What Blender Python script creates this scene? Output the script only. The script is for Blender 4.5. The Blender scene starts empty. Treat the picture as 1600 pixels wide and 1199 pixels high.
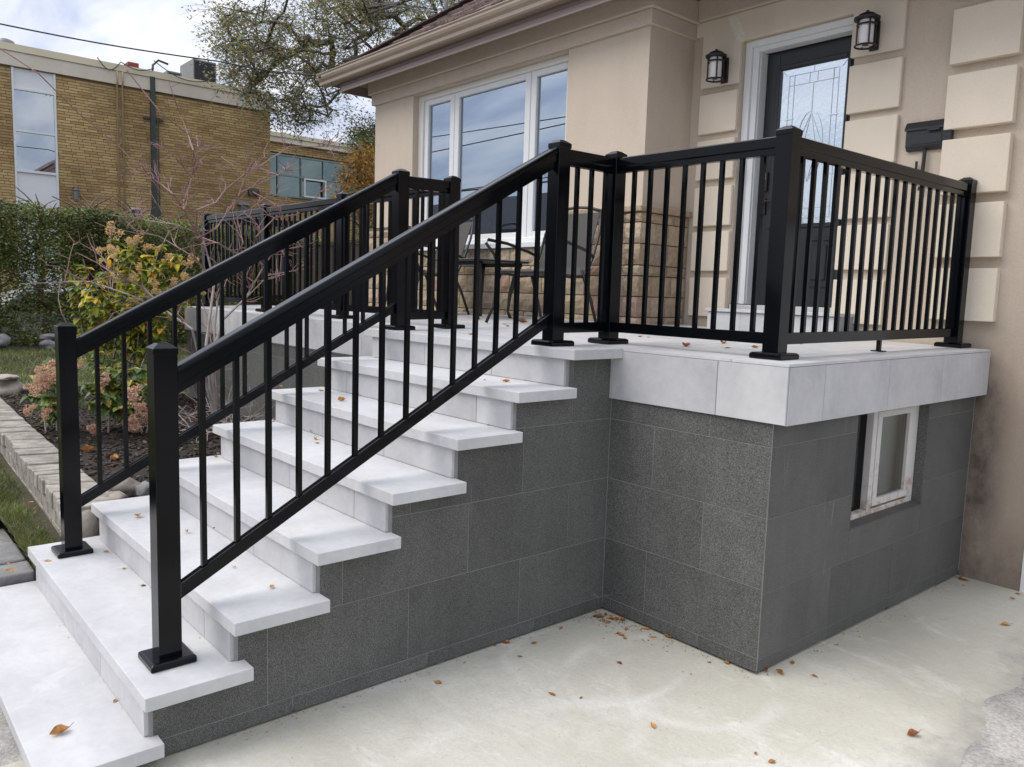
import bpy, bmesh, math, random
from mathutils import Vector, Matrix, Euler
R = math.radians
random.seed(7)
S = bpy.context.scene
COL = S.collection

# ------------------------------------------------------------------ camera
CAM = Vector((2.5999, -2.6333, 1.6924)); YAW, PITCH, ROLL, FPX = -0.8553, -0.1125, 0.0314, 1250.82
fwd = Vector((math.sin(YAW)*math.cos(PITCH), math.cos(YAW)*math.cos(PITCH), math.sin(PITCH)))
rt = Vector((math.cos(YAW), -math.sin(YAW), 0)); up = rt.cross(fwd)
c_, s_ = math.cos(ROLL), math.sin(ROLL)
r2 = c_*rt + s_*up; u2 = -s_*rt + c_*up
cd = bpy.data.cameras.new('camera'); co = bpy.data.objects.new('camera', cd); COL.objects.link(co)
M3 = Matrix((r2, u2, -fwd)).transposed()
co.matrix_world = Matrix.Translation(CAM) @ M3.to_4x4()
cd.sensor_fit = 'HORIZONTAL'; cd.sensor_width = 36; cd.lens = 36*FPX/1600
cd.clip_end = 2000; cd.clip_start = .05
S.camera = co
S.render.resolution_x = 1024; S.render.resolution_y = 767

def at(u, v, ax, val):
    """point of the place seen at (u, v) of the 1600 px photograph on the plane axis = val"""
    d = fwd + r2*((u-800)/FPX) - u2*((v-599.5)/FPX)
    return CAM + d*((val-CAM[ax])/d[ax])

# ------------------------------------------------------------------ world, sun, exposure
W = bpy.data.worlds.new('World'); S.world = W; W.use_nodes = True
nt = W.node_tree; nt.nodes.clear()
SUN_EL, SUN_AZ = R(52), R(215)
def N(nt, t, **k):
    n = nt.nodes.new(t)
    for a, b in k.items():
        if a == 'inp':
            for i, val in b.items(): n.inputs[i].default_value = val
        else: setattr(n, a, b)
    return n
sky = N(nt, 'ShaderNodeTexSky', sky_type='NISHITA', sun_disc=False, sun_elevation=SUN_EL, sun_rotation=SUN_AZ, air_density=1.0, dust_density=2.0)
tc = N(nt, 'ShaderNodeTexCoord')
sep = N(nt, 'ShaderNodeSeparateXYZ'); nt.links.new(tc.outputs['Generated'], sep.inputs[0])
mz = N(nt, 'ShaderNodeMath', operation='ADD', inp={1: .22}); nt.links.new(sep.outputs[2], mz.inputs[0])
mx = N(nt, 'ShaderNodeMath', operation='MAXIMUM', inp={1: .12}); nt.links.new(mz.outputs[0], mx.inputs[0])
vd = N(nt, 'ShaderNodeVectorMath', operation='DIVIDE'); nt.links.new(tc.outputs['Generated'], vd.inputs[0])
cmb = N(nt, 'ShaderNodeCombineXYZ'); [nt.links.new(mx.outputs[0], cmb.inputs[i]) for i in range(3)]
nt.links.new(cmb.outputs[0], vd.inputs[1])
mp = N(nt, 'ShaderNodeMapping'); mp.inputs['Scale'].default_value = (1.6, 4.8, .3); mp.inputs['Rotation'].default_value = (0, 0, R(-38))
nt.links.new(vd.outputs[0], mp.inputs[0])
no = N(nt, 'ShaderNodeTexNoise', inp={'Scale': 1.5, 'Detail': 7, 'Roughness': .52, 'Distortion': .3}); nt.links.new(mp.outputs[0], no.inputs['Vector'])
cr = N(nt, 'ShaderNodeValToRGB'); nt.links.new(no.outputs[0], cr.inputs[0])
cr.color_ramp.elements[0].position = .36; cr.color_ramp.elements[0].color = (3.0, 3.3, 4.15, 1)
cr.color_ramp.elements[1].position = .66; cr.color_ramp.elements[1].color = (5.15, 5.2, 5.45, 1)
e = cr.color_ramp.elements.new(.5); e.color = (4.1, 4.3, 4.95, 1)
# an overcast sky brightens smoothly towards the zenith
gz = N(nt, 'ShaderNodeMath', operation='MAXIMUM', inp={1: 0}); nt.links.new(sep.outputs[2], gz.inputs[0])
ga = N(nt, 'ShaderNodeMath', operation='MULTIPLY_ADD', inp={1: 1.1, 2: 1.0}); nt.links.new(gz.outputs[0], ga.inputs[0])
vs_m = N(nt, 'ShaderNodeVectorMath', operation='SCALE'); nt.links.new(cr.outputs[0], vs_m.inputs[0]); nt.links.new(ga.outputs[0], vs_m.inputs['Scale'])
mix = N(nt, 'ShaderNodeMixRGB'); mix.inputs[0].default_value = .90
nt.links.new(sky.outputs[0], mix.inputs[1]); nt.links.new(vs_m.outputs[0], mix.inputs[2])
bg = N(nt, 'ShaderNodeBackground', inp={'Strength': .1}); nt.links.new(mix.outputs[0], bg.inputs[0])
out = N(nt, 'ShaderNodeOutputWorld'); nt.links.new(bg.outputs[0], out.inputs[0])

sl = bpy.data.lights.new('sun', 'SUN'); sl.energy = 1.5; sl.angle = R(45); sl.color = (1, .95, .88)
so = bpy.data.objects.new('sun', sl); COL.objects.link(so)
sd = Vector((math.sin(SUN_AZ)*math.cos(SUN_EL), math.cos(SUN_AZ)*math.cos(SUN_EL), math.sin(SUN_EL)))
so.rotation_euler = (-sd).to_track_quat('-Z', 'Y').to_euler()
S.view_settings.view_transform = 'Standard'; S.view_settings.look = 'None'
S.view_settings.exposure = 0.82; S.view_settings.gamma = 1; S.view_settings.use_curve_mapping = False
S.render.engine = 'CYCLES'; S.cycles.max_bounces = 8; S.cycles.transparent_max_bounces = 24
S.cycles.use_denoising = True

# ------------------------------------------------------------------ materials
def newmat(name):
    m = bpy.data.materials.new(name); m.use_nodes = True; t = m.node_tree; t.nodes.clear()
    o = N(t, 'ShaderNodeOutputMaterial'); b = N(t, 'ShaderNodeBsdfPrincipled'); t.links.new(b.outputs[0], o.inputs[0])
    return m, t, b, o
def ramp(t, src, stops):
    r = N(t, 'ShaderNodeValToRGB'); t.links.new(src, r.inputs[0]); e = r.color_ramp.elements
    e[0].position, e[0].color = stops[0][0], (*stops[0][1], 1)
    e[1].position, e[1].color = stops[-1][0], (*stops[-1][1], 1)
    for p_, c in stops[1:-1]:
        q = e.new(p_); q.color = (*c, 1)
    return r.outputs[0]
def pos(t, scale=(1, 1, 1), rnd=0):
    g = N(t, 'ShaderNodeNewGeometry'); m = N(t, 'ShaderNodeMapping'); m.inputs['Scale'].default_value = scale
    t.links.new(g.outputs['Position'], m.inputs[0])
    if rnd:
        oi = N(t, 'ShaderNodeObjectInfo'); mm = N(t, 'ShaderNodeMath', operation='MULTIPLY', inp={1: rnd}); t.links.new(oi.outputs['Random'], mm.inputs[0])
        c = N(t, 'ShaderNodeCombineXYZ'); [t.links.new(mm.outputs[0], c.inputs[i]) for i in range(3)]
        t.links.new(c.outputs[0], m.inputs['Location'])
    return m.outputs[0]
def noise(t, vec, scale, detail=4, rough=.5, dist=0):
    n = N(t, 'ShaderNodeTexNoise', inp={'Scale': scale, 'Detail': detail, 'Roughness': rough, 'Distortion': dist}); t.links.new(vec, n.inputs['Vector']); return n.outputs[0]
def mixc(t, f, a, b, mode='MIX'):
    m = N(t, 'ShaderNodeMixRGB', blend_type=mode)
    for i, x in ((0, f), (1, a), (2, b)):
        if hasattr(x, 'is_linked') or isinstance(x, bpy.types.NodeSocket): t.links.new(x, m.inputs[i])
        elif i == 0: m.inputs[0].default_value = x
        else: m.inputs[i].default_value = (*x, 1)
    return m.outputs[0]
def bump(t, b, h, strength, dist=.01):
    n = N(t, 'ShaderNodeBump', inp={'Strength': strength, 'Distance': dist}); t.links.new(h, n.inputs['Height']); t.links.new(n.outputs[0], b.inputs['Normal'])
def simple(name, c1, c2=None, scale=8, rough=.6, bs=0, bscale=80, spec=.5, var=0, metal=0, lo=.35, hi=.65, stretch=(1, 1, 1), fine=None):
    """two-tone noise colour, optional fine grain, optional per-object variation, optional bump"""
    m, t, b, o = newmat(name); v = pos(t, stretch, 30 if var else 0)
    c2 = c2 or tuple(x*.85 for x in c1)
    col = ramp(t, noise(t, v, scale, 5, .55), [(lo, c2), (hi, c1)])
    if fine:
        fs, amt = fine
        g = ramp(t, noise(t, v, fs, 2, .6), [(.3, (1-amt,)*3), (.7, (1+amt,)*3)])
        col = mixc(t, 1, col, g, 'MULTIPLY')
    if var:
        oi = N(t, 'ShaderNodeObjectInfo'); g2 = ramp(t, oi.outputs['Random'], [(0, (1-var,)*3), (1, (1+var,)*3)])
        col = mixc(t, 1, col, g2, 'MULTIPLY')
    t.links.new(col, b.inputs['Base Color']); b.inputs['Roughness'].default_value = rough
    b.inputs['Specular IOR Level'].default_value = spec; b.inputs['Metallic'].default_value = metal
    if bs: bump(t, b, noise(t, v, bscale, 4, .6), bs)
    return m
def leafmat(name, stops, rough=.55, trans=.25, ns=0):
    m, t, b, o = newmat(name)
    g = N(t, 'ShaderNodeNewGeometry'); oi = N(t, 'ShaderNodeObjectInfo')
    ad = N(t, 'ShaderNodeMath', operation='ADD'); t.links.new(g.outputs['Random Per Island'], ad.inputs[0]); t.links.new(oi.outputs['Random'], ad.inputs[1])
    fr = N(t, 'ShaderNodeMath', operation='FRACT'); t.links.new(ad.outputs[0], fr.inputs[0])
    col = ramp(t, fr.outputs[0], stops)
    if ns:
        v = pos(t); w = ramp(t, noise(t, v, ns, 3), [(.35, (.55, .55, .55)), (.65, (1.25, 1.25, 1.25))]); col = mixc(t, 1, col, w, 'MULTIPLY')
    t.links.new(col, b.inputs['Base Color']); b.inputs['Roughness'].default_value = rough
    if trans:
        tr = N(t, 'ShaderNodeBsdfTranslucent'); t.links.new(col, tr.inputs[0]); ms = N(t, 'ShaderNodeMixShader'); ms.inputs[0].default_value = trans
        t.links.new(b.outputs[0], ms.inputs[1]); t.links.new(tr.outputs[0], ms.inputs[2]); t.links.new(ms.outputs[0], o.inputs[0])
    return m
def glassmat(name, tint, refl, see, rough=.0, wav=0, ws=2.):
    m, t, b, o = newmat(name); t.nodes.remove(b)
    gl = N(t, 'ShaderNodeBsdfGlossy', inp={'Roughness': rough}); gl.inputs[0].default_value = (*tint, 1)
    tr = N(t, 'ShaderNodeBsdfTransparent'); tr.inputs[0].default_value = (*see, 1)
    ms = N(t, 'ShaderNodeMixShader'); ms.inputs[0].default_value = refl
    t.links.new(tr.outputs[0], ms.inputs[1]); t.links.new(gl.outputs[0], ms.inputs[2]); t.links.new(ms.outputs[0], o.inputs[0])
    if wav:
        bn = N(t, 'ShaderNodeBump', inp={'Strength': wav, 'Distance': .01}); t.links.new(noise(t, pos(t), ws, 2), bn.inputs['Height']); t.links.new(bn.outputs[0], gl.inputs['Normal'])
    return m

def tile_light(nm='light_grey_porcelain', k=1, cv=0):
    m, t, b, o = newmat(nm); v = pos(t, (1, 1, 1), 40)
    a = ramp(t, noise(t, v, 2.3, 6, .6, .4), [(.3, tuple(x*(k-cv) for x in (.47, .47, .48))), (.5, tuple(x*k for x in (.535, .535, .54))), (.7, tuple(x*k for x in (.60, .597, .592)))])
    g = ramp(t, noise(t, pos(t), 26, 4, .65), [(.3, (.94,)*3), (.62, (1.03,)*3)])
    st = ramp(t, noise(t, pos(t, (1, 1, .25)), 11, 5, .7), [(.26, (.95, .945, .93)), (.42, (1,)*3)])
    col = mixc(t, 1, mixc(t, 1, a, g, 'MULTIPLY'), st, 'MULTIPLY')
    vn = ramp(t, noise(t, pos(t, (1.6, .5, 1), 12), 3.4, 9, .72, 1.5), [(.60, (0,)*3), (.70, (.35,)*3)]); col = mixc(t, vn, col, (.68, .68, .685))
    vd_ = ramp(t, noise(t, pos(t, (.6, 1.5, 1), 17), 4.1, 9, .75, 1.2), [(.62, (0,)*3), (.72, (.30,)*3)]); col = mixc(t, vd_, col, (.40, .40, .395))
    dr_ = ramp(t, noise(t, pos(t), 95, 2, .5), [(.20, (.72, .68, .62)), (.26, (1,)*3)]); col = mixc(t, 1, col, dr_, 'MULTIPLY')
    oi = N(t, 'ShaderNodeObjectInfo'); col = mixc(t, 1, col, ramp(t, oi.outputs['Random'], [(0, (.94,)*3), (1, (1.03,)*3)]), 'MULTIPLY')
    t.links.new(col, b.inputs['Base Color']); b.inputs['Roughness'].default_value = .5
    r = ramp(t, noise(t, pos(t), 5, 4), [(.3, (.38,)*3), (.7, (.62,)*3)]); t.links.new(r, b.inputs['Roughness'])
    bump(t, b, noise(t, pos(t), 60, 4), .05); return m
def tile_dark():
    m, t, b, o = newmat('dark_flamed_granite'); P = pos(t)
    a = ramp(t, noise(t, P, 330, 2, .7), [(.34, (.038, .039, .036)), (.5, (.092, .093, .088)), (.66, (.20, .202, .192))])
    cl = ramp(t, noise(t, pos(t, (1, 1, .7), 6), 1.7, 7, .65, .7), [(.28, (.80, .79, .77)), (.5, (1,)*3), (.72, (1.2, 1.2, 1.18))])
    col = mixc(t, 1, a, cl, 'MULTIPLY')
    v = ramp(t, noise(t, pos(t, (5, 5, .5)), 4, 5, .7), [(.3, (.94,)*3), (.6, (1.03,)*3)]); col = mixc(t, 1, col, v, 'MULTIPLY')     # rain streaks
    sc = ramp(t, noise(t, pos(t, (1, 1, 1), 0), 5.5, 9, .78, 2.2), [(.66, (0, 0, 0)), (.78, (.30,)*3)])                              # chalky scuffs
    col = mixc(t, sc, col, (.27, .27, .255))
    vo = N(t, 'ShaderNodeTexVoronoi', feature='DISTANCE_TO_EDGE', inp={'Scale': 3.2}); wv = N(t, 'ShaderNodeMapping'); wv.inputs['Scale'].default_value = (1, 1, .35); wv.inputs['Rotation'].default_value = (.6, .5, .3); t.links.new(P, wv.inputs[0]); t.links.new(wv.outputs[0], vo.inputs['Vector'])
    sr = ramp(t, vo.outputs['Distance'], [(.0, (.5,)*3), (.006, (0,)*3)]); mk = ramp(t, noise(t, P, 2.6, 2), [(.60, (0,)*3), (.66, (.7,)*3)]); col = mixc(t, mixc(t, 1, sr, mk, 'MULTIPLY'), col, (.34, .34, .32))
    oi = N(t, 'ShaderNodeObjectInfo'); col = mixc(t, 1, col, ramp(t, oi.outputs['Random'], [(0, (.91, .91, .90)), (.5, (1, 1, .985)), (1, (1.09, 1.09, 1.07))]), 'MULTIPLY')
    t.links.new(col, b.inputs['Base Color']); b.inputs['Roughness'].default_value = .7; b.inputs['Specular IOR Level'].default_value = .3
    bump(t, b, noise(t, P, 170, 3, .75), .15, .004); return m
def concrete():
    m, t, b, o = newmat('fresh_concrete'); P = pos(t)
    a = ramp(t, noise(t, P, 1.1, 7, .6, .5), [(.28, (.41, .395, .335)), (.43, (.46, .45, .39)), (.56, (.51, .50, .44)), (.72, (.60, .595, .55))])
    # trowel sweeps: a few arcs left by the float, broken up by noise
    wn_ = N(t, 'ShaderNodeTexNoise', inp={'Scale': 2.2, 'Detail': 3}); t.links.new(P, wn_.inputs['Vector'])
    wsc = N(t, 'ShaderNodeVectorMath', operation='MULTIPLY_ADD'); wsc.inputs[1].default_value = (.16,)*3; t.links.new(wn_.outputs['Color'], wsc.inputs[0]); t.links.new(P, wsc.inputs[2])
    col = a
    for k_, (cx_, cy_, r_, w_, sd_) in enumerate(((.33, -.12, .38, .035, 0), (.62, .02, .42, .04, 3), (.72, .05, .33, .05, 5), (.15, -.85, .8, .05, 7), (1.3, -.9, .9, .07, 9))):
        dn = N(t, 'ShaderNodeVectorMath', operation='DISTANCE'); dn.inputs[1].default_value = (cx_+.08, cy_+.08, .16); t.links.new(wsc.outputs[0], dn.inputs[0])
        sb = N(t, 'ShaderNodeMath', operation='SUBTRACT', inp={1: r_}); t.links.new(dn.outputs['Value'], sb.inputs[0]); ab = N(t, 'ShaderNodeMath', operation='ABSOLUTE'); t.links.new(sb.outputs[0], ab.inputs[0])
        mr_ = N(t, 'ShaderNodeMapRange', inp={1: 0, 2: w_, 3: .5, 4: 0}); t.links.new(ab.outputs[0], mr_.inputs[0])
        mp_ = N(t, 'ShaderNodeMapping'); mp_.inputs['Location'].default_value = (sd_, sd_, 0); t.links.new(P, mp_.inputs[0])
        mk = ramp(t, noise(t, mp_.outputs[0], 1.8, 3), [(.44, (0,)*3), (.60, (1,)*3)])
        col = mixc(t, mixc(t, 1, mr_.outputs[0], mk, 'MULTIPLY'), col, (.63, .63, .60))
    st = ramp(t, noise(t, P, 3.1, 6, .7, 1), [(.64, (0,)*3), (.76, (.4,)*3)]); col = mixc(t, st, col, (.40, .35, .24))
    sm = ramp(t, noise(t, pos(t, (1.8, .6, 1)), 2.4, 8, .7, 1.4), [(.58, (0,)*3), (.7, (.5,)*3)]); col = mixc(t, sm, col, (.43, .425, .385))
    wh = ramp(t, noise(t, pos(t, (.7, 1.6, 1)), 2.0, 9, .72, 1.1), [(.56, (0,)*3), (.68, (.6,)*3)]); col = mixc(t, wh, col, (.66, .655, .62))
    sx = N(t, 'ShaderNodeSeparateXYZ'); t.links.new(P, sx.inputs[0])
    e1 = N(t, 'ShaderNodeMath', operation='MULTIPLY_ADD', inp={1: .06, 2: 0}); t.links.new(sx.outputs[1], e1.inputs[0])
    e2 = N(t, 'ShaderNodeMath', operation='ADD'); t.links.new(sx.outputs[0], e2.inputs[0]); t.links.new(e1.outputs[0], e2.inputs[1])
    e3 = N(t, 'ShaderNodeMath', operation='MULTIPLY_ADD', inp={1: .55}); t.links.new(noise(t, P, 7, 8, .72), e3.inputs[0]); t.links.new(e2.outputs[0], e3.inputs[2])
    col = mixc(t, ramp(t, e3.outputs[0], [(.0, (0,)*3), (.01, (0,)*3)]) if False else N(t, 'ShaderNodeMapRange', interpolation_type='SMOOTHSTEP', inp={1: 1.72, 2: 1.98, 3: 0, 4: .85}).outputs[0], col, (.30, .29, .27))
    t.links.new(e3.outputs[0], t.nodes[-1].inputs[0]) if False else [t.links.new(e3.outputs[0], n_.inputs[0]) for n_ in t.nodes if n_.bl_idname == 'ShaderNodeMapRange' and abs(n_.inputs[1].default_value-1.72) < 1e-4]
    rg = ramp(t, noise(t, P, 1.0, 3, .5), [(.5, (0,)*3), (.62, (1,)*3)]); rr_ = ramp(t, noise(t, P, 28, 8, .8, .8), [(.36, (.45,)*3), (.52, (0,)*3)])
    col = mixc(t, mixc(t, 1, rg, rr_, 'MULTIPLY'), col, (.40, .385, .34))
    g = ramp(t, noise(t, P, 55, 5, .7), [(.25, (.91,)*3), (.7, (1.04,)*3)]); col = mixc(t, 1, col, g, 'MULTIPLY')
    sp = ramp(t, noise(t, P, 120, 2, .5), [(.24, (.55,)*3), (.3, (1,)*3)]); col = mixc(t, 1, col, sp, 'MULTIPLY')
    col = mixc(t, 1, col, (1.07, 1.055, 1.02), 'MULTIPLY')
    t.links.new(col, b.inputs['Base Color']); b.inputs['Roughness'].default_value = .75
    bump(t, b, noise(t, P, 14, 10, .72, .5), .5, .012); return m
def stucco(name, c, grain=170, bs=.35, stain=False, rnd=0):
    m, t, b, o = newmat(name); P = pos(t)
    a = ramp(t, noise(t, pos(t, (1, 1, .55)), 1.6, 8, .68, .4), [(.3, tuple(x*.92 for x in c)), (.5, c), (.7, tuple(x*1.05 for x in c))])
    rs = ramp(t, noise(t, pos(t, (6, 6, .4)), 3, 5, .7), [(.3, (.975, .97, .965)), (.55, (1,)*3)]); a = mixc(t, 1, a, rs, 'MULTIPLY') if grain < 180 else a
    g = ramp(t, noise(t, P, grain, 3, .7), [(.3, (.88 if grain < 180 else .95,)*3), (.6, (1.04,)*3)]); col = mixc(t, 1, a, g, 'MULTIPLY')
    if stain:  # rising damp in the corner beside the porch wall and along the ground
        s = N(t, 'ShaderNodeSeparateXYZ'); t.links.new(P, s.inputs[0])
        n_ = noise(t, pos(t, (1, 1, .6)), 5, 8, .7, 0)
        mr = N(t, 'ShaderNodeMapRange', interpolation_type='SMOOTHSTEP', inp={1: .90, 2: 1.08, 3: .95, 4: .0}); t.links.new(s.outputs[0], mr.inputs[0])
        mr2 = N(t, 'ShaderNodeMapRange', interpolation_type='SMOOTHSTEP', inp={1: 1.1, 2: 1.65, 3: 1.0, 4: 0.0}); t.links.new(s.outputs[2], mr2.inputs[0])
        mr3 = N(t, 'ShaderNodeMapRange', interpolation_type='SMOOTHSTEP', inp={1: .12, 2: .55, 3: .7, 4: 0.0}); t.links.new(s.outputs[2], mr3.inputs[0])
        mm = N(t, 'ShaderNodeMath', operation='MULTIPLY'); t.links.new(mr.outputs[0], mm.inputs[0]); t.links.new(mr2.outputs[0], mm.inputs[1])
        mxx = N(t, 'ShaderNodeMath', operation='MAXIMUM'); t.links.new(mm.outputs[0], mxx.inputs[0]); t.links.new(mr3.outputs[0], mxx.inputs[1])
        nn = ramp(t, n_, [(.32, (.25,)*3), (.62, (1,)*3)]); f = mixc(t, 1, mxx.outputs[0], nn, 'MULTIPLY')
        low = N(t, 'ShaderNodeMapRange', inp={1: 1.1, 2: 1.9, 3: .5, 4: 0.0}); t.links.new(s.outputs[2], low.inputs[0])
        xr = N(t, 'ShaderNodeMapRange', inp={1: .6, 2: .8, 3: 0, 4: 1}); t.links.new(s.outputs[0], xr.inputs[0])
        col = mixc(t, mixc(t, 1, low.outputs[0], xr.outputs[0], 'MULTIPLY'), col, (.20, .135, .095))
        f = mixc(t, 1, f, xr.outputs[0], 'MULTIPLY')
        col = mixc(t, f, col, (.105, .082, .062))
    if rnd:
        oi = N(t, 'ShaderNodeObjectInfo'); col = mixc(t, 1, col, ramp(t, oi.outputs['Random'], [(0, (1-rnd,)*3), (1, (1+rnd,)*3)]), 'MULTIPLY')
    t.links.new(col, b.inputs['Base Color']); b.inputs['Roughness'].default_value = .88
    bump(t, b, noise(t, P, grain*.6, 4, .65), bs, .006); return m

MT = {}
MT['tile'] = tile_light(); MT['fascia'] = tile_light('mottled_grey_porcelain', .92, .07); MT['dark'] = tile_dark(); MT['conc'] = concrete()
MT['mortar'] = simple('grey_mortar', (.27, .27, .26), scale=20, rough=.9)
MT['mortar_l'] = simple('light_mortar', (.33, .33, .335), scale=20, rough=.9)
MT['stucco'] = stucco('tan_stucco', (.565, .478, .382), stain=True)
MT['trim'] = stucco('smooth_tan_trim', (.585, .492, .395), 90, .12, rnd=.02)
MT['quoin'] = stucco('pale_quoin_stucco', (.71, .622, .502), 190, .10, rnd=.035)
MT['patch'] = stucco('pale_patch_plaster', (.74, .71, .59), 60, .4)
MT['rail'] = simple('black_powder_coat', (.0016, .0022, .0032), (.0012, .0017, .0025), 3, rough=.15, spec=.24)
MT['white'] = simple('white_vinyl', (.74, .75, .75), (.70, .71, .70), 4, rough=.35)
MT['cream'] = simple('cream_vinyl', (.70, .68, .62), (.66, .64, .58), 4, rough=.4)
MT['door'] = simple('black_door_paint', (.018, .020, .022), (.015, .017, .019), 6, rough=.38)
MT['gutter'] = simple('beige_gutter_enamel', (.36, .285, .22), (.32, .255, .195), 3, rough=.3)
MT['fasc'] = simple('mauve_brown_aluminium', (.235, .17, .15), (.215, .155, .135), 3, rough=.4)
MT['soffit'] = simple('brown_soffit', (.25, .195, .165), (.22, .17, .145), 3, rough=.55)
MT['shingle'] = leafmat('brown_shingle', [(0, (.085, .06, .052)), (.5, (.145, .102, .088)), (1, (.22, .158, .135))], rough=.95, trans=0, ns=40)
MT['stone'] = None
def stonemat():
    m, t, b, o = newmat('split_face_stone'); P = pos(t); oi = N(t, 'ShaderNodeObjectInfo')
    a = ramp(t, oi.outputs['Random'], [(0, (.30, .225, .15)), (.35, (.40, .31, .21)), (.6, (.34, .275, .20)), (.8, (.44, .35, .25)), (.93, (.36, .23, .17)), (1, (.27, .24, .2))])
    g = ramp(t, noise(t, P, 22, 6, .7), [(.3, (.72,)*3), (.65, (1.15,)*3)]); col = mixc(t, 1, a, g, 'MULTIPLY')
    t.links.new(col, b.inputs['Base Color']); b.inputs['Roughness'].default_value = .9; bump(t, b, noise(t, P, 45, 6, .7), .7, .012); return m
MT['stone'] = stonemat()
MT['stonejoint'] = simple('brown_joint', (.13, .095, .07), rough=.95)
MT['glass'] = glassmat('window_glass', (.62, .70, .80), .56, (.55, .6, .62), 0, .012, 1.4)
MT['doorglass'] = glassmat('bevelled_door_glass', (.84, .91, .95), .78, (.3, .33, .33), .1, .06, 38)
MT['dirtyglass'] = glassmat('dirty_basement_glass', (.55, .58, .56), .3, (.75, .75, .72), .12)
MT['blkglass'] = glassmat('dark_basement_glass', (.4, .42, .42), .12, (.25, .25, .25), .02)
MT['farglass'] = glassmat('far_window_glass', (.8, .85, .88), .55, (.3, .35, .34), .0)
MT['farglass2'] = glassmat('teal_window_glass', (.5, .62, .60), .28, (.4, .45, .43), .0)
MT['lead'] = simple('zinc_came', (.80, .83, .85), rough=.2, metal=.85)
MT['frost'] = simple('seeded_white_glass', (.78, .76, .74), (.70, .68, .68), 60, rough=.25)
MT['iron'] = simple('black_cast_metal', (.014, .012, .013), rough=.45)
MT['mail'] = simple('charcoal_mailbox', (.016, .018, .020), rough=.4)
MT['sling'] = simple('grey_mesh_sling', (.066, .060, .056), (.055, .05, .047), 200, rough=.8, bs=.2, bscale=300)
MT['chair'] = simple('dark_bronze_metal', (.022, .019, .018), rough=.4)
MT['room'] = simple('dim_room_wall', (.07, .075, .08), rough=.9)
MT['curtain'] = simple('grey_curtain', (.23, .23, .22), (.16, .16, .155), 25, rough=.9, stretch=(1, 1, .05))
MT['pot'] = simple('white_pot', (.72, .72, .71), rough=.4)
MT['soil'] = None
def soilmat():
    m, t, b, o = newmat('dark_mulch'); P = pos(t)
    a = ramp(t, noise(t, P, 38, 7, .75), [(.3, (.011, .008, .006)), (.5, (.03, .021, .015)), (.66, (.06, .042, .03)), (.8, (.13, .10, .075))])
    t.links.new(a, b.inputs['Base Color']); b.inputs['Roughness'].default_value = .95; bump(t, b, noise(t, P, 30, 8, .75), 1., .03); return m
MT['soil'] = soilmat()
MT['chip'] = leafmat('mulch_chips', [(0, (.012, .008, .006)), (.6, (.04, .027, .02)), (.9, (.08, .055, .038)), (1, (.2, .17, .12))], .95, 0)
MT['lawn'] = simple('lawn_earth', (.060, .066, .028), (.05, .04, .024), 1.6, rough=.95, bs=.8, bscale=60, fine=(45, .35))
MT['grass'] = leafmat('grass_blades', [(0, (.08, .125, .03)), (.5, (.15, .195, .05)), (.8, (.24, .24, .085)), (1, (.38, .32, .16))], .6, .3, ns=1.4)
MT['ground'] = simple('asphalt', (.07, .07, .07), (.055, .055, .055), 3, rough=.9)
MT['old'] = simple('old_rough_concrete', (.44, .42, .39), (.27, .26, .245), 5, rough=.95, bs=.9, bscale=40, fine=(70, .25))
MT['paver'] = simple('buff_paver', (.35, .325, .275), (.19, .175, .145), 9, rough=.92, bs=.4, bscale=60, var=.09, fine=(60, .14))
MT['rock'] = simple('field_stone', (.36, .31, .25), (.24, .215, .19), 9, rough=.85, bs=.6, bscale=30, var=.22)
MT['greystone'] = simple('grey_step_stone', (.23, .225, .215), (.15, .147, .142), 9, rough=.9, bs=.8, bscale=35)
MT['ybrick'] = None
def brickm():
    m, t, b, o = newmat('yellow_brick'); P = pos(t)
    g = N(t, 'ShaderNodeNewGeometry'); oi = N(t, 'ShaderNodeObjectInfo')
    ad = N(t, 'ShaderNodeMath', operation='ADD'); t.links.new(g.outputs['Random Per Island'], ad.inputs[0]); t.links.new(oi.outputs['Random'], ad.inputs[1])
    fr = N(t, 'ShaderNodeMath', operation='FRACT'); t.links.new(ad.outputs[0], fr.inputs[0])
    a = ramp(t, fr.outputs[0], [(0, (.37, .245, .105)), (.3, (.46, .315, .14)), (.6, (.51, .36, .16)), (.85, (.55, .41, .19)), (1, (.39, .26, .13))])
    st = ramp(t, noise(t, P, .55, 5, .6), [(.35, (.72, .68, .66)), (.6, (1.08,)*3)]); col = mixc(t, 1, a, st, 'MULTIPLY')
    t.links.new(col, b.inputs['Base Color']); b.inputs['Roughness'].default_value = .85; return m
MT['ybrick'] = brickm()
MT['ymortar'] = simple('brown_mortar', (.24, .17, .085), rough=.95)
MT['creamcap'] = simple('cream_flashing', (.72, .65, .46), (.66, .59, .42), 2, rough=.6)
MT['creamcap2'] = simple('pale_fascia_board', (.70, .63, .52), (.62, .56, .45), 2, rough=.6)
MT['panelw'] = simple('white_spandrel', (.76, .77, .78), (.72, .73, .74), 2, rough=.4)
MT['teal'] = simple('grey_green_frame', (.22, .28, .26), rough=.5)
MT['conduit'] = simple('grey_green_conduit', (.055, .065, .06), rough=.5)
MT['pipe'] = simple('tan_pipe', (.50, .38, .22), rough=.5)
MT['acgrey'] = simple('grey_unit_metal', (.17, .175, .175), rough=.4)
MT['acdark'] = simple('dark_coil', (.012, .015, .022), rough=.5)
MT['red'] = simple('red_painted_brick', (.25, .055, .045), rough=.8)
MT['bark'] = simple('grey_bark', (.10, .088, .078), (.06, .052, .046), 10, rough=.9, bs=.6, bscale=25)
MT['bark2'] = simple('brown_stem', (.16, .115, .08), (.10, .07, .05), 12, rough=.85)
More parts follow.
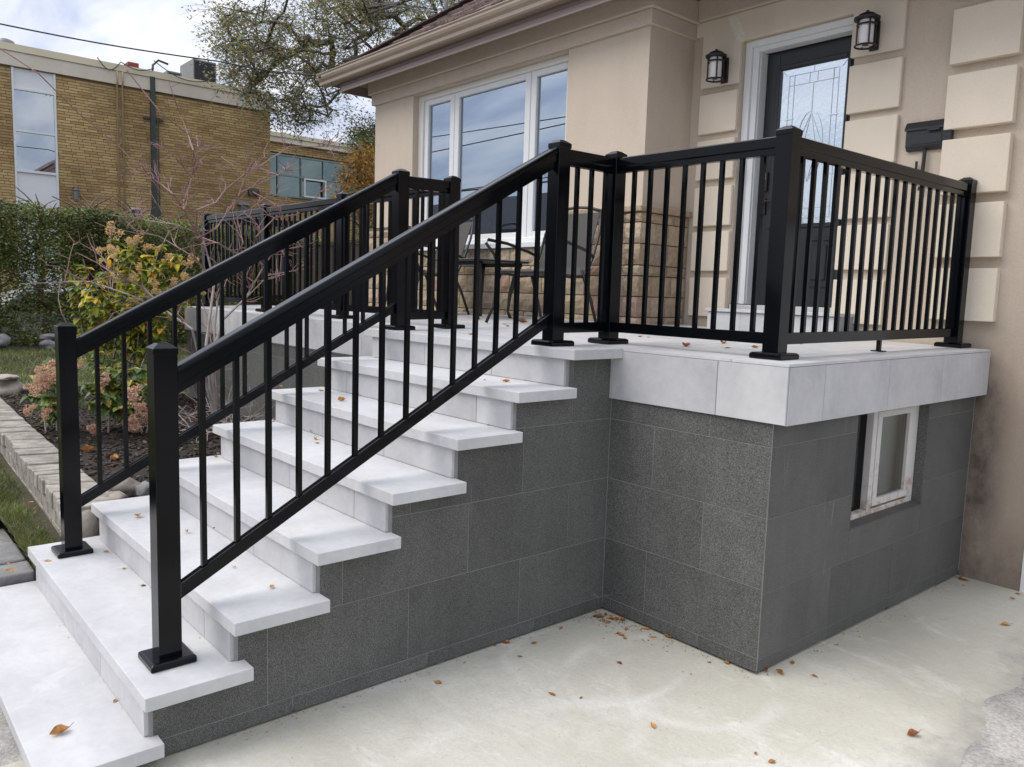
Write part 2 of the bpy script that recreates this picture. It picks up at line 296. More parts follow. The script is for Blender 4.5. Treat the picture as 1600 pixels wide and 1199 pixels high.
MT['twig'] = simple('mauve_twig', (.34, .21, .19), (.22, .12, .11), 6, rough=.7)
MT['twig2'] = simple('grey_stem', (.40, .35, .32), (.26, .22, .20), 9, rough=.8)
MT['hedge'] = leafmat('hedge_leaves', [(0, (.07, .11, .03)), (.5, (.135, .185, .05)), (.85, (.26, .28, .075)), (1, (.42, .38, .10))], .5, .25, ns=1.1)
MT['elm'] = leafmat('elm_leaves', [(0, (.15, .18, .10)), (.4, (.26, .28, .14)), (.75, (.36, .32, .11)), (.9, (.38, .25, .07)), (1, (.32, .34, .22))], .6, .45, ns=.5)
MT['orange'] = leafmat('orange_leaves', [(0, (.16, .12, .02)), (.4, (.38, .20, .03)), (.8, (.48, .24, .04)), (1, (.30, .10, .03))], .6, .35)
MT['hyd'] = leafmat('hydrangea_leaves', [(0, (.11, .17, .03)), (.35, (.22, .29, .045)), (.65, (.42, .43, .065)), (.9, (.66, .50, .06)), (1, (.60, .28, .05))], .5, .4, ns=3)
MT['hyd2'] = leafmat('low_hydrangea_leaves', [(0, (.06, .12, .03)), (.6, (.13, .21, .05)), (.85, (.28, .32, .06)), (1, (.6, .38, .06))], .5, .35)
MT['bloom'] = leafmat('tan_pink_petals', [(0, (.60, .42, .17)), (.5, (.70, .50, .22)), (.8, (.76, .60, .36)), (1, (.66, .40, .27))], .8, .3)
MT['bloom2'] = leafmat('pink_petals', [(0, (.58, .30, .22)), (.5, (.68, .44, .32)), (.8, (.76, .60, .47)), (1, (.52, .42, .2))], .8, .3)
MT['dead'] = leafmat('dry_leaf', [(0, (.26, .11, .04)), (.35, (.46, .20, .055)), (.65, (.58, .30, .08)), (.9, (.33, .11, .055)), (1, (.64, .38, .13))], .6, .2, ns=60)
MT['wood'] = simple('dark_brown_boards', (.040, .027, .021), (.026, .018, .014), 5, rough=.9, var=.2, stretch=(3, 3, .3))
MT['wire'] = simple('black_cable', (.02, .02, .025), rough=.6)
MT['galv'] = simple('galvanised_pipe', (.35, .36, .37), rough=.4, metal=.5)
MT['car'] = simple('silver_car_paint', (.42, .44, .47), rough=.25)
MT['tyre'] = simple('tyre_rubber', (.02, .02, .02), rough=.8)
MT['rust'] = None
def peel():
    m, t, b, o = newmat('peeling_white_paint'); P = pos(t)
    s = N(t, 'ShaderNodeSeparateXYZ'); t.links.new(P, s.inputs[0])
    mr = N(t, 'ShaderNodeMapRange', inp={1: .6, 2: 1.0, 3: .22, 4: 0}); t.links.new(s.outputs[2], mr.inputs[0])
    ad = N(t, 'ShaderNodeMath', operation='ADD'); t.links.new(mr.outputs[0], ad.inputs[0]); t.links.new(noise(t, P, 16, 6, .7), ad.inputs[1])
    c = ramp(t, ad.outputs[0], [(.66, (.60, .58, .55)), (.78, (.46, .37, .30)), (.92, (.32, .19, .12))])
    t.links.new(c, b.inputs['Base Color']); b.inputs['Roughness'].default_value = .7; return m
MT['rust'] = peel()

# ------------------------------------------------------------------ mesh helpers
class MB:
    def __init__(s): s.v = []; s.f = []
    def add(s, vs, fs):
        n = len(s.v); s.v += [tuple(x) for x in vs]; s.f += [tuple(i+n for i in f) for f in fs]; return s
    def box(s, x0, x1, y0, y1, z0, z1, M=None):
        vs = [Vector((x, y, z)) for z in (z0, z1) for y in (y0, y1) for x in (x0, x1)]
        if M: vs = [M @ q for q in vs]
        return s.add(vs, [(0, 2, 3, 1), (4, 5, 7, 6), (0, 1, 5, 4), (2, 6, 7, 3), (0, 4, 6, 2), (1, 3, 7, 5)])
    def bar(s, a, b, w, h):
        """box beam from a to b, w wide (horizontal), h high"""
        a, b = Vector(a), Vector(b); d = (b-a).normalized(); sd = d.cross(Vector((0, 0, 1)))
        if sd.length < 1e-4: sd = Vector((1, 0, 0))
        sd.normalize(); u = sd.cross(d)
        vs = [p_+sd*i*w/2+u*j*h/2 for p_ in (a, b) for i, j in ((-1, -1), (1, -1), (1, 1), (-1, 1))]
        return s.add(vs, [(0, 1, 2, 3), (7, 6, 5, 4), (0, 4, 5, 1), (1, 5, 6, 2), (2, 6, 7, 3), (3, 7, 4, 0)])
    def tube(s, pts, r0, r1=None, n=6, cap=True):
        pts = [Vector(p_) for p_ in pts]; r1 = r0 if r1 is None else r1; base = len(s.v); L = len(pts)
        ref = Vector((.13, .31, .94)).normalized()
        for i, p_ in enumerate(pts):
            d = (pts[min(i+1, L-1)]-pts[max(i-1, 0)])
            d = d.normalized() if d.length > 1e-9 else Vector((0, 0, 1))
            a = d.cross(ref); a = a.normalized() if a.length > 1e-3 else Vector((1, 0, 0)); b = d.cross(a)
            r = (r0+(r1-r0)*i/max(1, L-1)) if not isinstance(r0, (list, tuple)) else r0[i]
            for k in range(n):
                t = 2*math.pi*k/n; s.v.append(tuple(p_+a*math.cos(t)*r+b*math.sin(t)*r))
        for i in range(L-1):
            for k in range(n):
                k2 = (k+1) % n; s.f.append((base+i*n+k, base+i*n+k2, base+(i+1)*n+k2, base+(i+1)*n+k))
        if cap:
            s.f.append(tuple(base+k for k in range(n))[::-1]); s.f.append(tuple(base+(L-1)*n+k for k in range(n)))
        return s
    def lathe(s, prof, c, n=20, axis=None):
        """profile [(r, z)] turned about the vertical through c"""
        c = Vector(c); base = len(s.v)
        for r, z in prof:
            for k in range(n):
                t = 2*math.pi*k/n; s.v.append((c.x+r*math.cos(t), c.y+r*math.sin(t), c.z+z))
        for i in range(len(prof)-1):
            for k in range(n):
                k2 = (k+1) % n; s.f.append((base+i*n+k, base+i*n+k2, base+(i+1)*n+k2, base+(i+1)*n+k))
        s.f.append(tuple(base+k for k in range(n))[::-1]); s.f.append(tuple(base+(len(prof)-1)*n+k for k in range(n)))
        return s
    def prism(s, poly, ax, a, b):
        """polygon of 2D points extruded along axis ax from a to b (the other two axes in order)"""
        n = len(poly); o = [i for i in range(3) if i != ax]
        def P(q, t):
            v = [0, 0, 0]; v[ax] = t; v[o[0]] = q[0]; v[o[1]] = q[1]; return v
        vs = [P(q, a) for q in poly]+[P(q, b) for q in poly]
        return s.add(vs, [tuple(range(n))[::-1], tuple(range(n, 2*n))]+[(i, (i+1) % n, n+(i+1) % n, n+i) for i in range(n)])
def base_of(p_):
    while p_.parent: p_ = p_.parent
    return Vector(p_.location)
def build(name, mb, mat, parent=None, bevel=0, smooth=False, label=None, kind=None, cat=None, group=None, org=None, seg=1, fix=True):
    o0 = base_of(parent) if parent else (Vector(org) if org else Vector((0, 0, 0)))
    me = bpy.data.meshes.new(name); me.from_pydata([tuple(Vector(v)-o0) for v in mb.v], [], mb.f); me.validate()
    if fix:
        bm = bmesh.new(); bm.from_mesh(me); bmesh.ops.recalc_face_normals(bm, faces=bm.faces); bm.to_mesh(me); bm.free()
    me.materials.append(mat)
    if smooth: me.shade_smooth()
    o = bpy.data.objects.new(name, me); COL.objects.link(o)
    if parent: o.parent = parent
    elif org: o.location = o0
    if bevel:
        m = o.modifiers.new('bevel', 'BEVEL'); m.width = bevel; m.segments = seg; m.limit_method = 'ANGLE'; m.angle_limit = R(40)
    for k, v in (('label', label), ('kind', kind), ('category', cat), ('group', group)):
        if v: o[k] = v
    return o
def thing(name, label, cat, loc, group=None):
    o = bpy.data.objects.new(name, None); COL.objects.link(o); o.location = loc; o.empty_display_size = .1
    o['label'] = label; o['category'] = cat
    if group: o['group'] = group
    return o
_unit = {}
def piece(name, x0, x1, y0, y1, z0, z1, mat, parent, rot=None, meshkey='cube', mesh=None):
    """a box piece that shares one unit mesh per material"""
    key = (meshkey, mat.name)
    if key not in _unit:
        if mesh: me = mesh
        else:
            me = bpy.data.meshes.new('unit_piece'); b = MB().box(-.5, .5, -.5, .5, -.5, .5); me.from_pydata(b.v, [], b.f)
        me.materials.clear(); me.materials.append(mat); _unit[key] = me
    o = bpy.data.objects.new(name, _unit[key]); COL.objects.link(o); o.parent = parent
    o.location = Vector(((x0+x1)/2, (y0+y1)/2, (z0+z1)/2))-base_of(parent); o.scale = (x1-x0, y1-y0, z1-z0)
    if rot: o.rotation_euler = rot
    return o

# ------------------------------------------------------------------ ground
RISE, Z8 = .18, 1.44
def slab_z(x, y): return .088-.014*max(0, min(y-.35, 2.6))+.0*(x)
def grid(x0, x1, y0, y1, nx, ny, zf, holes=None):
    mb = MB(); vs = []; 
    for j in range(ny+1):
        for i in range(nx+1):
            x = x0+(x1-x0)*i/nx; y = y0+(y1-y0)*j/ny; vs.append((x, y, zf(x, y)))
    fs = [(j*(nx+1)+i, j*(nx+1)+i+1, (j+1)*(nx+1)+i+1, (j+1)*(nx+1)+i) for j in range(ny) for i in range(nx)]
    return mb.add(vs, fs)
build('ground', MB().add([(-900, -900, -.02), (900, -900, -.02), (900, 900, -.02), (-900, 900, -.02)], [(0, 1, 2, 3)]), MT['ground'], kind='structure')
# concrete slab beside the stairs, with a ragged right edge
from mathutils import noise as mn
def edge_x(y): return 1.60+.06*(1.2-y)+.03*mn.noise(Vector((y*3, 0, 0)))+.018*mn.noise(Vector((y*11, 3, 0)))+.008*mn.noise(Vector((y*37, 3, 0)))
mb = MB(); vs = []; ny = 120; nx = 10
for j in range(ny+1):
    y = -6+(2.62+6)*j/ny; xe = edge_x(y)
    for i in range(nx+1):
        x = -.35+(xe+.35)*i/nx
        z = slab_z(x, y) + .003*mn.noise(Vector((x*1.5, y*1.5, 0)))
        if i == nx: z -= .009
        vs.append((x, y, z))
fs = [(j*(nx+1)+i, j*(nx+1)+i+1, (j+1)*(nx+1)+i+1, (j+1)*(nx+1)+i) for j in range(ny) for i in range(nx)]
build('concrete_slab', mb.add(vs, fs), MT['conc'], kind='structure')
build('driveway', grid(-.3, 12, -14, 2.62, 60, 60, lambda x, y: slab_z(x, y)-.008+.006*mn.noise(Vector((x*3, y*3, 0)))), MT['old'], kind='structure')
build('walkway', grid(-3.3, -.3, -14, -1.8, 24, 60, lambda x, y: .085+.006*mn.noise(Vector((x*4, y*4, 0)))), MT['old'], kind='structure')

def lawn_z(x, y):
    return .26+.016*min(14, max(0, -x-2))+.012*mn.noise(Vector((x*.9, y*.9, 2)))
def border_y(x, side):   # line of the curved paver border; side 0 lawn edge, 1 bed edge
    t = (-x-1.95)/5.5
    return (-1.70+.13*t+.03*math.sin(t*3)) if side == 0 else (-1.44+.12*t+.05*t*t)
build('lawn', grid(-15.6, -1.72, -1.87, 9, 90, 70, lambda x, y: lawn_z(x, y) if not (x > -7.4 and -1.5 < y < 2) else .2).add(grid(-15.6, -3.3, -9, -1.87, 40, 30, lawn_z).v, grid(-15.6, -3.3, -9, -1.87, 40, 30, lawn_z).f), MT['lawn'], kind='structure')
build('hedge_ground', grid(-16.4, -13.2, -6, 9, 20, 60, lambda x, y: lawn_z(x, y)+.02+.02*mn.noise(Vector((x*3, y*3, 9)))), MT['soil'], kind='structure')
def soil_z(x, y):
    h = .47+.03*mn.noise(Vector((x*1.7, y*1.7, 5)))+.02*mn.noise(Vector((x*7, y*7, 5)))
    if x > -2.3: h -= .03*(x+2.3)
    return h
mb = MB(); vs = []; nx, ny = 70, 50
for i in range(nx+1):
    x = -7.6+(5.75)*i/nx
    y0 = border_y(x, 1)-.02; y1 = .36
    for j in range(ny+1):
        y = y0+(y1-y0)*j/ny; vs.append((x, y, soil_z(x, y)))
fs = [(i*(ny+1)+j, (i+1)*(ny+1)+j, (i+1)*(ny+1)+j+1, i*(ny+1)+j+1) for i in range(nx) for j in range(ny)]
build('garden_soil', mb.add(vs, fs), MT['soil'], kind='structure')
mb = MB()
for k in range(5200):
    x = random.uniform(-7.5, -1.95); y = random.uniform(border_y(x, 1), .33); z = soil_z(x, y)+.004
    M = Matrix.Translation((x, y, z)) @ Euler((random.uniform(-.5, .5), random.uniform(-.5, .5), random.uniform(0, 6.3))).to_matrix().to_4x4()
    l, w = random.uniform(.008, .028), random.uniform(.004, .01); mb.box(-l, l, -w, w, -.003, .004, M)
build('mulch_chips', mb, MT['chip'], kind='stuff', label='dark bark mulch scattered over the garden bed', cat='mulch', fix=False)
# grass blades near the camera
def blades(name, pts, hmin, hmax, w, label):
    mb = MB()
    for x, y, z in pts:
        a = random.uniform(0, 6.3); h = random.uniform(hmin, hmax); dx, dy = math.cos(a), math.sin(a); le = random.uniform(.2, 1.1)*h; b = random.uniform(0, 6.3)
        n = len(mb.v); mb.v += [(x-dx*w, y-dy*w, z), (x+dx*w, y+dy*w, z), (x+math.cos(b)*le, y+math.sin(b)*le, z+h)]; mb.f.append((n, n+1, n+2))
    build(name, mb, MT['grass'], kind='stuff', label=label, cat='grass', fix=False)
pts = []
while len(pts) < 110000:
    x = -1.8-abs(random.gauss(0, 3.0)); y = random.uniform(-3.6, -1.5)
    if x < -9 or (x > -3.3 and y < -1.88): continue
    if x > -8.2 and y > border_y(x, 0)-.03: continue
    if y > -1.75 and random.random() < .8 and x > -7: continue      # bare earth beside the border
    if mn.noise(Vector((x*2.2, y*2.2, 1))) < -.12 and random.random() < .7: continue
    pts.append((x, y, lawn_z(x, y)-.003))
blades('grass', pts, .018, .05, .0028, 'short patchy grass left of the paver border')
pts = [(x, y, lawn_z(x, y)) for x, y in ((random.uniform(-13.6, -7.5), random.uniform(-4, 3)) for _ in range(42000))]
blades('far_grass', pts, .03, .07, .006, 'strip of lawn between the garden bed and the hedge')

# ------------------------------------------------------------------ staircase
st = thing('staircase', 'wide flight of light grey tiled steps with dark granite sides', 'staircase', (-.94, -.95, .1))
YK = {1: -2.20, 2: -1.900, 3: -1.608, 4: -1.290, 5: -.973, 6: -.648, 7: -.325, 8: 0.0}
XL, XR = -1.885, 0.0; TH = .048; RIN = .02; SW = -.072   # side wall plane
YK2 = dict(YK); YK2[9] = .40
# core
prof = [(-2.14, .112), (-2.14, RISE-TH-.003)]
for k in range(2, 9):
    prof += [(YK[k]+.035, (k-1)*RISE-.02), (YK[k]+.035, k*RISE-TH-.003)]
prof += [(.37, 8*RISE-TH-.003), (.37, .112)]
build('core', MB().prism(prof, 0, -1.8138, SW-.0012), MT['mortar'], st)
XRk = {1: -.004, 2: .010, 3: .016, 4: 0, 5: .005, 6: -.015, 7: -.006, 8: .003}
for k in range(1, 8):
    back = YK[k]+.3616
    build('tread', MB().box(-1.885, XRk[k], YK[k], back, k*RISE-TH, k*RISE), MT['tile'], st, bevel=.0025, seg=2)
for k in range(2, 9):
    y = YK[k]+RIN; z0, z1 = (k-1)*RISE+.002, k*RISE-TH-.001
    xs = [-1.815]+([-1.235, -.62] if k in (2, 4, 6, 8) else [-1.56, -.945, -.33])+[-.080]
    for a, b in zip(xs[:-1], xs[1:]):
        build('riser_tile', MB().box(a+.0015, b-.0015, y, y+.024, z0, z1), MT['fascia'], st, bevel=.001)
    for xx in (-.0815+.0015, -1.815-.003):   # end returns
        pass
# first riser
build('riser_tile', MB().box(-1.815, -.08, YK[1]+.02, YK[1]+.044, .05, RISE-TH-.001), MT['fascia'], st, bevel=.001)
def side_tiles(xa, xb, parent):
    rows = [(.160, .468, .10), (.471, .780, .405), (.783, 1.083, .10), (1.086, 1.39, .405)]
    def steps():
        s = []
        for k in range(1, 9):
            y0 = (YK[k]+.047) if k > 1 else -2.14
            y1 = YK[k+1]+.047 if k < 8 else .35
            s.append((y0, y1, k*RISE-TH-.002))
        return s
    ST = steps()
    def top(y):
        for a, b, t in ST:
            if a <= y < b: return t
        return -1
    for z0, z1, off in rows+[(.098, .157, .2)]:
        js = [-3+off-.39+.6125*i for i in range(9)]
        for a, b in zip(js[:-1], js[1:]):
            a, b = a+.0015, b-.0015
            a2, b2 = max(a, -2.14), min(b, .348)
            if b2-a2 < .02: continue
            bk = [a2]+[s[0] for s in ST if a2 < s[0] < b2]+[b2]
            segs = [(p0, p1, min(z1, top((p0+p1)/2))) for p0, p1 in zip(bk[:-1], bk[1:])]
            segs = [s for s in segs if s[2] > z0+.006]
            if not segs: continue
            poly = [(segs[0][0], z0), (segs[-1][1], z0)]
            for p0, p1, t in reversed(segs):
                poly += [(p1, t), (p0, t)]
            q = [poly[0]]
            for v in poly[1:]:
                if abs(v[0]-q[-1][0])+abs(v[1]-q[-1][1]) > 1e-6: q.append(v)
            build('side_tile' if z0 > .12 else 'base_tile', MB().prism(q, 0, xa, xb), MT['dark'], parent)
side_tiles(SW-.008, SW, st)
side_tiles(-1.815, -1.807, st)

# ------------------------------------------------------------------ porch
po = thing('porch', 'raised porch with light tiled deck and grey granite walls', 'porch', (-2.6, 1.5, .05))
def floor_z(x, y):
    t = max(0, min(1, (.9-x)/2.9)); s = .006+.027*t
    return Z8+s*max(0, min(y, 2.05)-.33)
XC, YP, XW, YW, HW = .893, .335, .830, .350, 2.59
FB = 1.187
# masonry cores behind the tiles
# opening for the basement window is cut by building the right wall core in pieces
c = MB(); WY0, WY1, WZ0 = 1.10, 1.925, .60
c.box(-.3, XW-.24, YW+.0012, 2.58, .106, FB-.003); c.box(XW-.24, XW-.0012, YW+.0012, WY0, .106, FB-.003); c.box(XW-.24, XW-.0012, WY1, 2.58, .09, FB-.003); c.box(XW-.24, XW-.0012, WY0, WY1, .098, WZ0-.002)
c.box(-6.15, -1.6, YW+.0012, 2.0, 0, FB); c.box(-1.59, -.31, .41, 2.5, 0, FB)
build('core', c, MT['mortar'], po)
c = MB(); c.box(-6.19, -1.6, YP+.011, 2.0, FB+.003, Z8-.025); c.box(-.08, XC-.011, YP+.011, 2.58, FB+.003, Z8-.025); c.box(-1.61, -.081, .04, 2.5, FB+.004, Z8-.026)
build('deck_core', c, MT['mortar_l'], po)
# deck tiles
def deck(x0, x1, y0, y1, ox, oy):
    xs = [x0]+[ox+.61*i for i in range(-15, 15) if x0+.03 < ox+.61*i < x1-.03]+[x1]
    ys = [y0]+[oy+.61*i for i in range(-8, 8) if y0+.03 < oy+.61*i < y1-.03]+[y1]
    for a, b in zip(xs[:-1], xs[1:]):
        for d, e_ in zip(ys[:-1], ys[1:]):
            g = .0012; q = [(a+g, d+g), (b-g, d+g), (b-g, e_-g), (a+g, e_-g)]
            vs = [(x, y, floor_z(x, y)-.012) for x, y in q]+[(x, y, floor_z(x, y)) for x, y in q]
            build('floor_tile', MB().add(vs, [(3, 2, 1, 0), (4, 5, 6, 7), (0, 1, 5, 4), (1, 2, 6, 5), (2, 3, 7, 6), (3, 0, 4, 7)]), MT['tile'], po)
deck(-6.19, -1.889, YP, 2.04, -1.889, .335+.61); deck(-1.885, .0, .3635, 2.06, -1.27, .36); deck(.004, XC+.002, YP-.002, 2.56, .62, .335)
deck(-1.36, 0, 2.061, 2.56, -1.27, .36)
# landing nosing (top step)
build('landing_nosing', MB().box(-1.885, .003, 0, .362, Z8-TH, Z8), MT['tile'], po, bevel=.0025, seg=2)
# fascia tiles
def fz(x, y): return floor_z(x, y)-.014
def fas_front(a, b, zb): build('fascia_tile', MB().box(a+.0015, b-.0015, YP, YP+.01, zb, Z8-.0135), MT['fascia'], po, bevel=.001)
fas_front(-.09, -.066, FB); fas_front(-.066, .553, FB); fas_front(.553, XC-.0005, FB)
xs = [-6.19]+[-1.885-.61*i for i in range(7, -1, -1)]
for a, b in zip(xs[:-1], xs[1:]): fas_front(a, b, 1.20)
for a, b in zip([YP+.0105, .638, 1.258, 1.89], [.638, 1.258, 1.89, 2.565]):
    x0, x1 = XC-.0115, XC
    vs = [(x, y, z) for x in (x0, x1) for y, z in ((a+.0015, FB-.003), (b-.0015, FB-.003), (b-.0015, fz(XC, b)), (a+.0015, fz(XC, a)))]
    build('fascia_tile', MB().add(vs, [(0, 1, 2, 3), (7, 6, 5, 4), (0, 4, 5, 1), (1, 5, 6, 2), (2, 6, 7, 3), (3, 7, 4, 0)]), MT['fascia'], po, bevel=.001)
c = MB(); c.box(-.09, XW+.05, YP+.012, 2.55, FB+.0005, FB+.0028); build('soffit_strip', c, MT['mortar'], po)
# granite wall tiles, front (facing the steps side)
def front_tiles(x0, x1, rows, y):
    for z0, z1, js in rows:
        js = [x0]+sorted(j for j in js if x0+.02 < j < x1-.02)+[x1]
        for a, b in zip(js[:-1], js[1:]):
            build('wall_tile' if z1-z0 > .06 else 'base_tile', MB().box(a+.0015, b-.0015, y, y+.0085, z0, z1), MT['dark'], po)
front_tiles(SW+.0015, XW-.0002, [(1.085, FB-.004, [.52]), (.782, 1.082, [.21]), (.470, .779, [.51]), (.162, .467, [.20]), (.100, .159, [.52])], YW)
front_tiles(-6.15, -1.80, [(1.085, 1.2, [-.1-.61*i for i in range(12)]), (.782, 1.082, [-.4-.61*i for i in range(12)]), (.40, .779, [-.1-.61*i for i in range(12)])], YW)
def right_tiles():
    xa, xb = XW-.0085, XW; Y1 = 2.565
    def T(y0, y1, z0, z1, nm='wall_tile'): build(nm, MB().box(xa, xb, y0+.0015, y1-.0015, z0+.0012, z1-.0012), MT['dark'], po)
    y0 = YW+.0087
    # course above 1.08
    T(y0, WY0, 1.083, FB-.003); T(WY1, 2.24, 1.083, FB-.003); T(2.24, Y1, 1.083, FB-.003)
    T(y0, WY0, .775, 1.083); T(WY1, Y1, .73, 1.083); T(y0, WY0, .445, .775)
    T(WY0, WY1, .445, .60); T(WY1, Y1, .445, .73)
    zs = lambda y: 0
    T(y0, .955, .150, .445); T(.955, 1.60, .146, .445); T(1.60, 2.24, .142, .445); T(2.24, Y1, .138, .445)
    T(y0, .96, .096, .150, 'base_tile'); T(.96, 1.6, .090, .146, 'base_tile'); T(1.6, 2.24, .080, .142, 'base_tile'); T(2.24, Y1, .072, .138, 'base_tile')
right_tiles()
# window recess: reveal tiles, stone sill, basement window
build('reveal_tile', MB().box(XW-.2, XW-.0005, WY1-.006, WY1+.001, WZ0, FB+.002), MT['dark'], po)
build('reveal_tile', MB().box(XW-.2, XW-.0005, WY0-.001, WY0+.006, WZ0, FB+.002), MT['dark'], po)
build('window_sill', MB().add([(XW-.11, WY0, .628), (XW+.003, WY0, .607), (XW+.003, WY1, .607), (XW-.11, WY1, .628), (XW-.11, WY0, .5995), (XW+.003, WY0, .5995), (XW+.003, WY1, .5995), (XW-.11, WY1, .5995)],
      [(0, 1, 2, 3), (7, 6, 5, 4), (0, 4, 5, 1), (1, 5, 6, 2), (2, 6, 7, 3), (3, 7, 4, 0)]), MT['dark'], po)
wf = MB(); xw0 = XW-.12; wx = XW-.072
for (a, b, z0, z1) in ((WY0+.007, WY1-.007, .612, .642), (WY0+.007, WY1-.007, 1.155, 1.186), (1.385, 1.427, .6425, 1.1545), (1.845, WY1-.007, .6425, 1.1545), (WY0+.007, WY0+.02, .6425, 1.1545)):
    wf.box(xw0, wx+.02, a, b, z0, z1)
bw = build('basement_window', wf, MT['rust'], po, bevel=.002)
sash = MB(); a, b, z0, z1 = 1.430, 1.842, .655, 1.150
for q in ((a, a+.045, z0, z1), (b-.04, b, z0, z1), (a+.045, b-.04, z0, z0+.038), (a+.045, b-.04, z1-.032, z1)): sash.box(wx-.01, wx+.024, *q)
build('sash', sash, MT['rust'], bw, bevel=.002, label='peeling white sash')
build('pane', MB().box(wx+.003, wx+.007, a+.045, b-.04, z0+.038, z1-.032), MT['dirtyglass'], bw)
build('pane', MB().box(wx-.02, wx-.016, WY0+.02, 1.385, .6425, 1.1545), MT['blkglass'], bw, label='dark half open pane')
build('blind', MB().box(wx-.10, wx-.06, 1.42, 1.9, .60, 1.18), simple('pinkish_blind', (.33, .30, .27), (.30, .20, .15), 4, rough=.9, stretch=(1, .3, 1.6)), bw)

# ------------------------------------------------------------------ railings
PW = .078
def post(x, y, z, h, parent):
    p_ = build('post', MB().box(x-PW/2, x+PW/2, y-PW/2, y+PW/2, z+.02, z+h-.016), MT['rail'], parent, bevel=.002)
    w = PW/2+.002
    cp = MB().add([(x-w, y-w, z+h-.030), (x+w, y-w, z+h-.030), (x+w, y+w, z+h-.030), (x-w, y+w, z+h-.030), (x-w, y-w, z+h-.008), (x+w, y-w, z+h-.008), (x+w, y+w, z+h-.008), (x-w, y+w, z+h-.008),
                   (x-.018, y-.018, z+h+.008), (x+.018, y-.018, z+h+.008), (x+.018, y+.018, z+h+.008), (x-.018, y+.018, z+h+.008)],
                  [(3, 2, 1, 0), (0, 1, 5, 4), (1, 2, 6, 5), (2, 3, 7, 6), (3, 0, 4, 7), (4, 5, 9, 8), (5, 6, 10, 9), (6, 7, 11, 10), (7, 4, 8, 11), (8, 9, 10, 11)])
    build('cap', cp, MT['rail'], p_, bevel=.0015)
    b = .0775; t = MB().box(x-b, x+b, y-b, y+b, z+.001, z+.021)
    t.add([(x-b, y-b, z+.0211), (x+b, y-b, z+.0211), (x+b, y+b, z+.0211), (x-b, y+b, z+.0211), (x-b+.008, y-b+.008, z+.028), (x+b-.008, y-b+.008, z+.028), (x+b-.008, y+b-.008, z+.028), (x-b+.008, y+b-.008, z+.028)],
          [(0, 1, 5, 4), (1, 2, 6, 5), (2, 3, 7, 6), (3, 0, 4, 7), (4, 5, 6, 7)])
    build('base_plate', t, MT['rail'], p_, bevel=.003)
    return p_
def top_rail(a, b, parent, stair=False):
    """cap over a channel; a, b = centres of the top surface ends"""
    a, b = Vector(a), Vector(b); mb = MB(); z = Vector((0, 0, 1))
    if stair:
        prof = [(-.030, -.030), (-.030, -.012), (-.0285, -.006), (-.024, -.002), (0, 0), (.024, -.002), (.0285, -.006), (.030, -.012), (.030, -.030), (.026, -.034), (.026, -.066), (.020, -.070), (.020, -.098), (-.020, -.098), (-.020, -.070), (-.026, -.066), (-.026, -.034)]
    else:
        prof = [(-.026, -.046), (-.026, -.004), (-.020, 0), (.020, 0), (.026, -.004), (.026, -.046), (.017, -.050), (.017, -.076), (-.017, -.076), (-.017, -.050)]
    d = (b-a).normalized(); sd = d.cross(z).normalized(); n = len(prof)
    vs = [p_+sd*q[0]+z*q[1] for p_ in (a, b) for q in prof]
    mb.add(vs, [tuple(range(n))[::-1], tuple(range(n, 2*n))]+[(i, (i+1) % n, n+(i+1) % n, n+i) for i in range(n)])
    o = build('top_rail', mb, MT['rail'], parent, bevel=0 if stair else .0015)
    if stair: o.data.shade_smooth(); o.data.set_sharp_from_angle(angle=R(32))
    return o
def bot_rail(a, b, parent, h=.045):
    a, b = Vector(a), Vector(b); d = (b-a).normalized(); sd = d.cross(Vector((0, 0, 1))).normalized(); mb = MB(); z = Vector((0, 0, 1))
    prof = [(-.017, -h), (-.017, 0), (-.010, 0), (-.010, -.006), (.010, -.006), (.010, 0), (.017, 0), (.017, -h)]; n = len(prof)
    vs = [p_+sd*q[0]+z*q[1] for p_ in (a, b) for q in prof]
    mb.add(vs, [tuple(range(n))[::-1], tuple(range(n, 2*n))]+[(i, (i+1) % n, n+(i+1) % n, n+i) for i in range(n)])
    return build('bottom_rail', mb, MT['rail'], parent, bevel=.001)
def balusters(a, b, za, zb, start, pitch, count, parent, w=.019):
    """vertical square bars between the rails; za(t), zb(t) bottom and top heights along the run"""
    a, b = Vector(a), Vector(b); L = (b.xy-a.xy).length; d = (b.xy-a.xy)/L
    proto = None
    for i in range(count):
        s = start+pitch*i
        if s > L-.02: break
        t = s/L; p_ = a.xy+d*s
        if proto is None:
            me = bpy.data.meshes.new('baluster'); m_ = MB().box(-w/2, w/2, -w/2, w/2, -.5, .5); me.from_pydata(m_.v, [], m_.f); me.materials.append(MT['rail']); proto = me
        o = bpy.data.objects.new('baluster', proto); COL.objects.link(o); o.parent = parent
        z0, z1 = za(t), zb(t)
        o.location = Vector((p_.x, p_.y, (z0+z1)/2))-base_of(parent); o.scale = (1, 1, z1-z0)
def stair_rail(p0, p1, parent, n=14):
    (x0, y0), (x1, y1) = p0, p1
    h = PW/2; m = .5500
    ya, yb = y0+h, y1-h; L = yb-ya
    xt = lambda y: x0+(x1-x0)*(y-y0)/(y1-y0)
    zt = lambda y: 1.405+m*(y+1.72); zb = lambda y: .628+.5372*(y+1.72)
    top_rail((xt(ya-.01), ya-.01, zt(ya-.01)), (xt(yb+.01), yb+.01, zt(yb+.01)), parent, True)
    bot_rail((xt(ya-.01), ya-.01, zb(ya-.01)), (xt(yb+.01), yb+.01, zb(yb+.01)), parent, .054)
    balusters((xt(ya), ya, 0), (xt(yb), yb, 0), lambda t: zb(ya+L*t)-.03, lambda t: zt(ya+L*t)-.09, .095, .1243, n, parent)
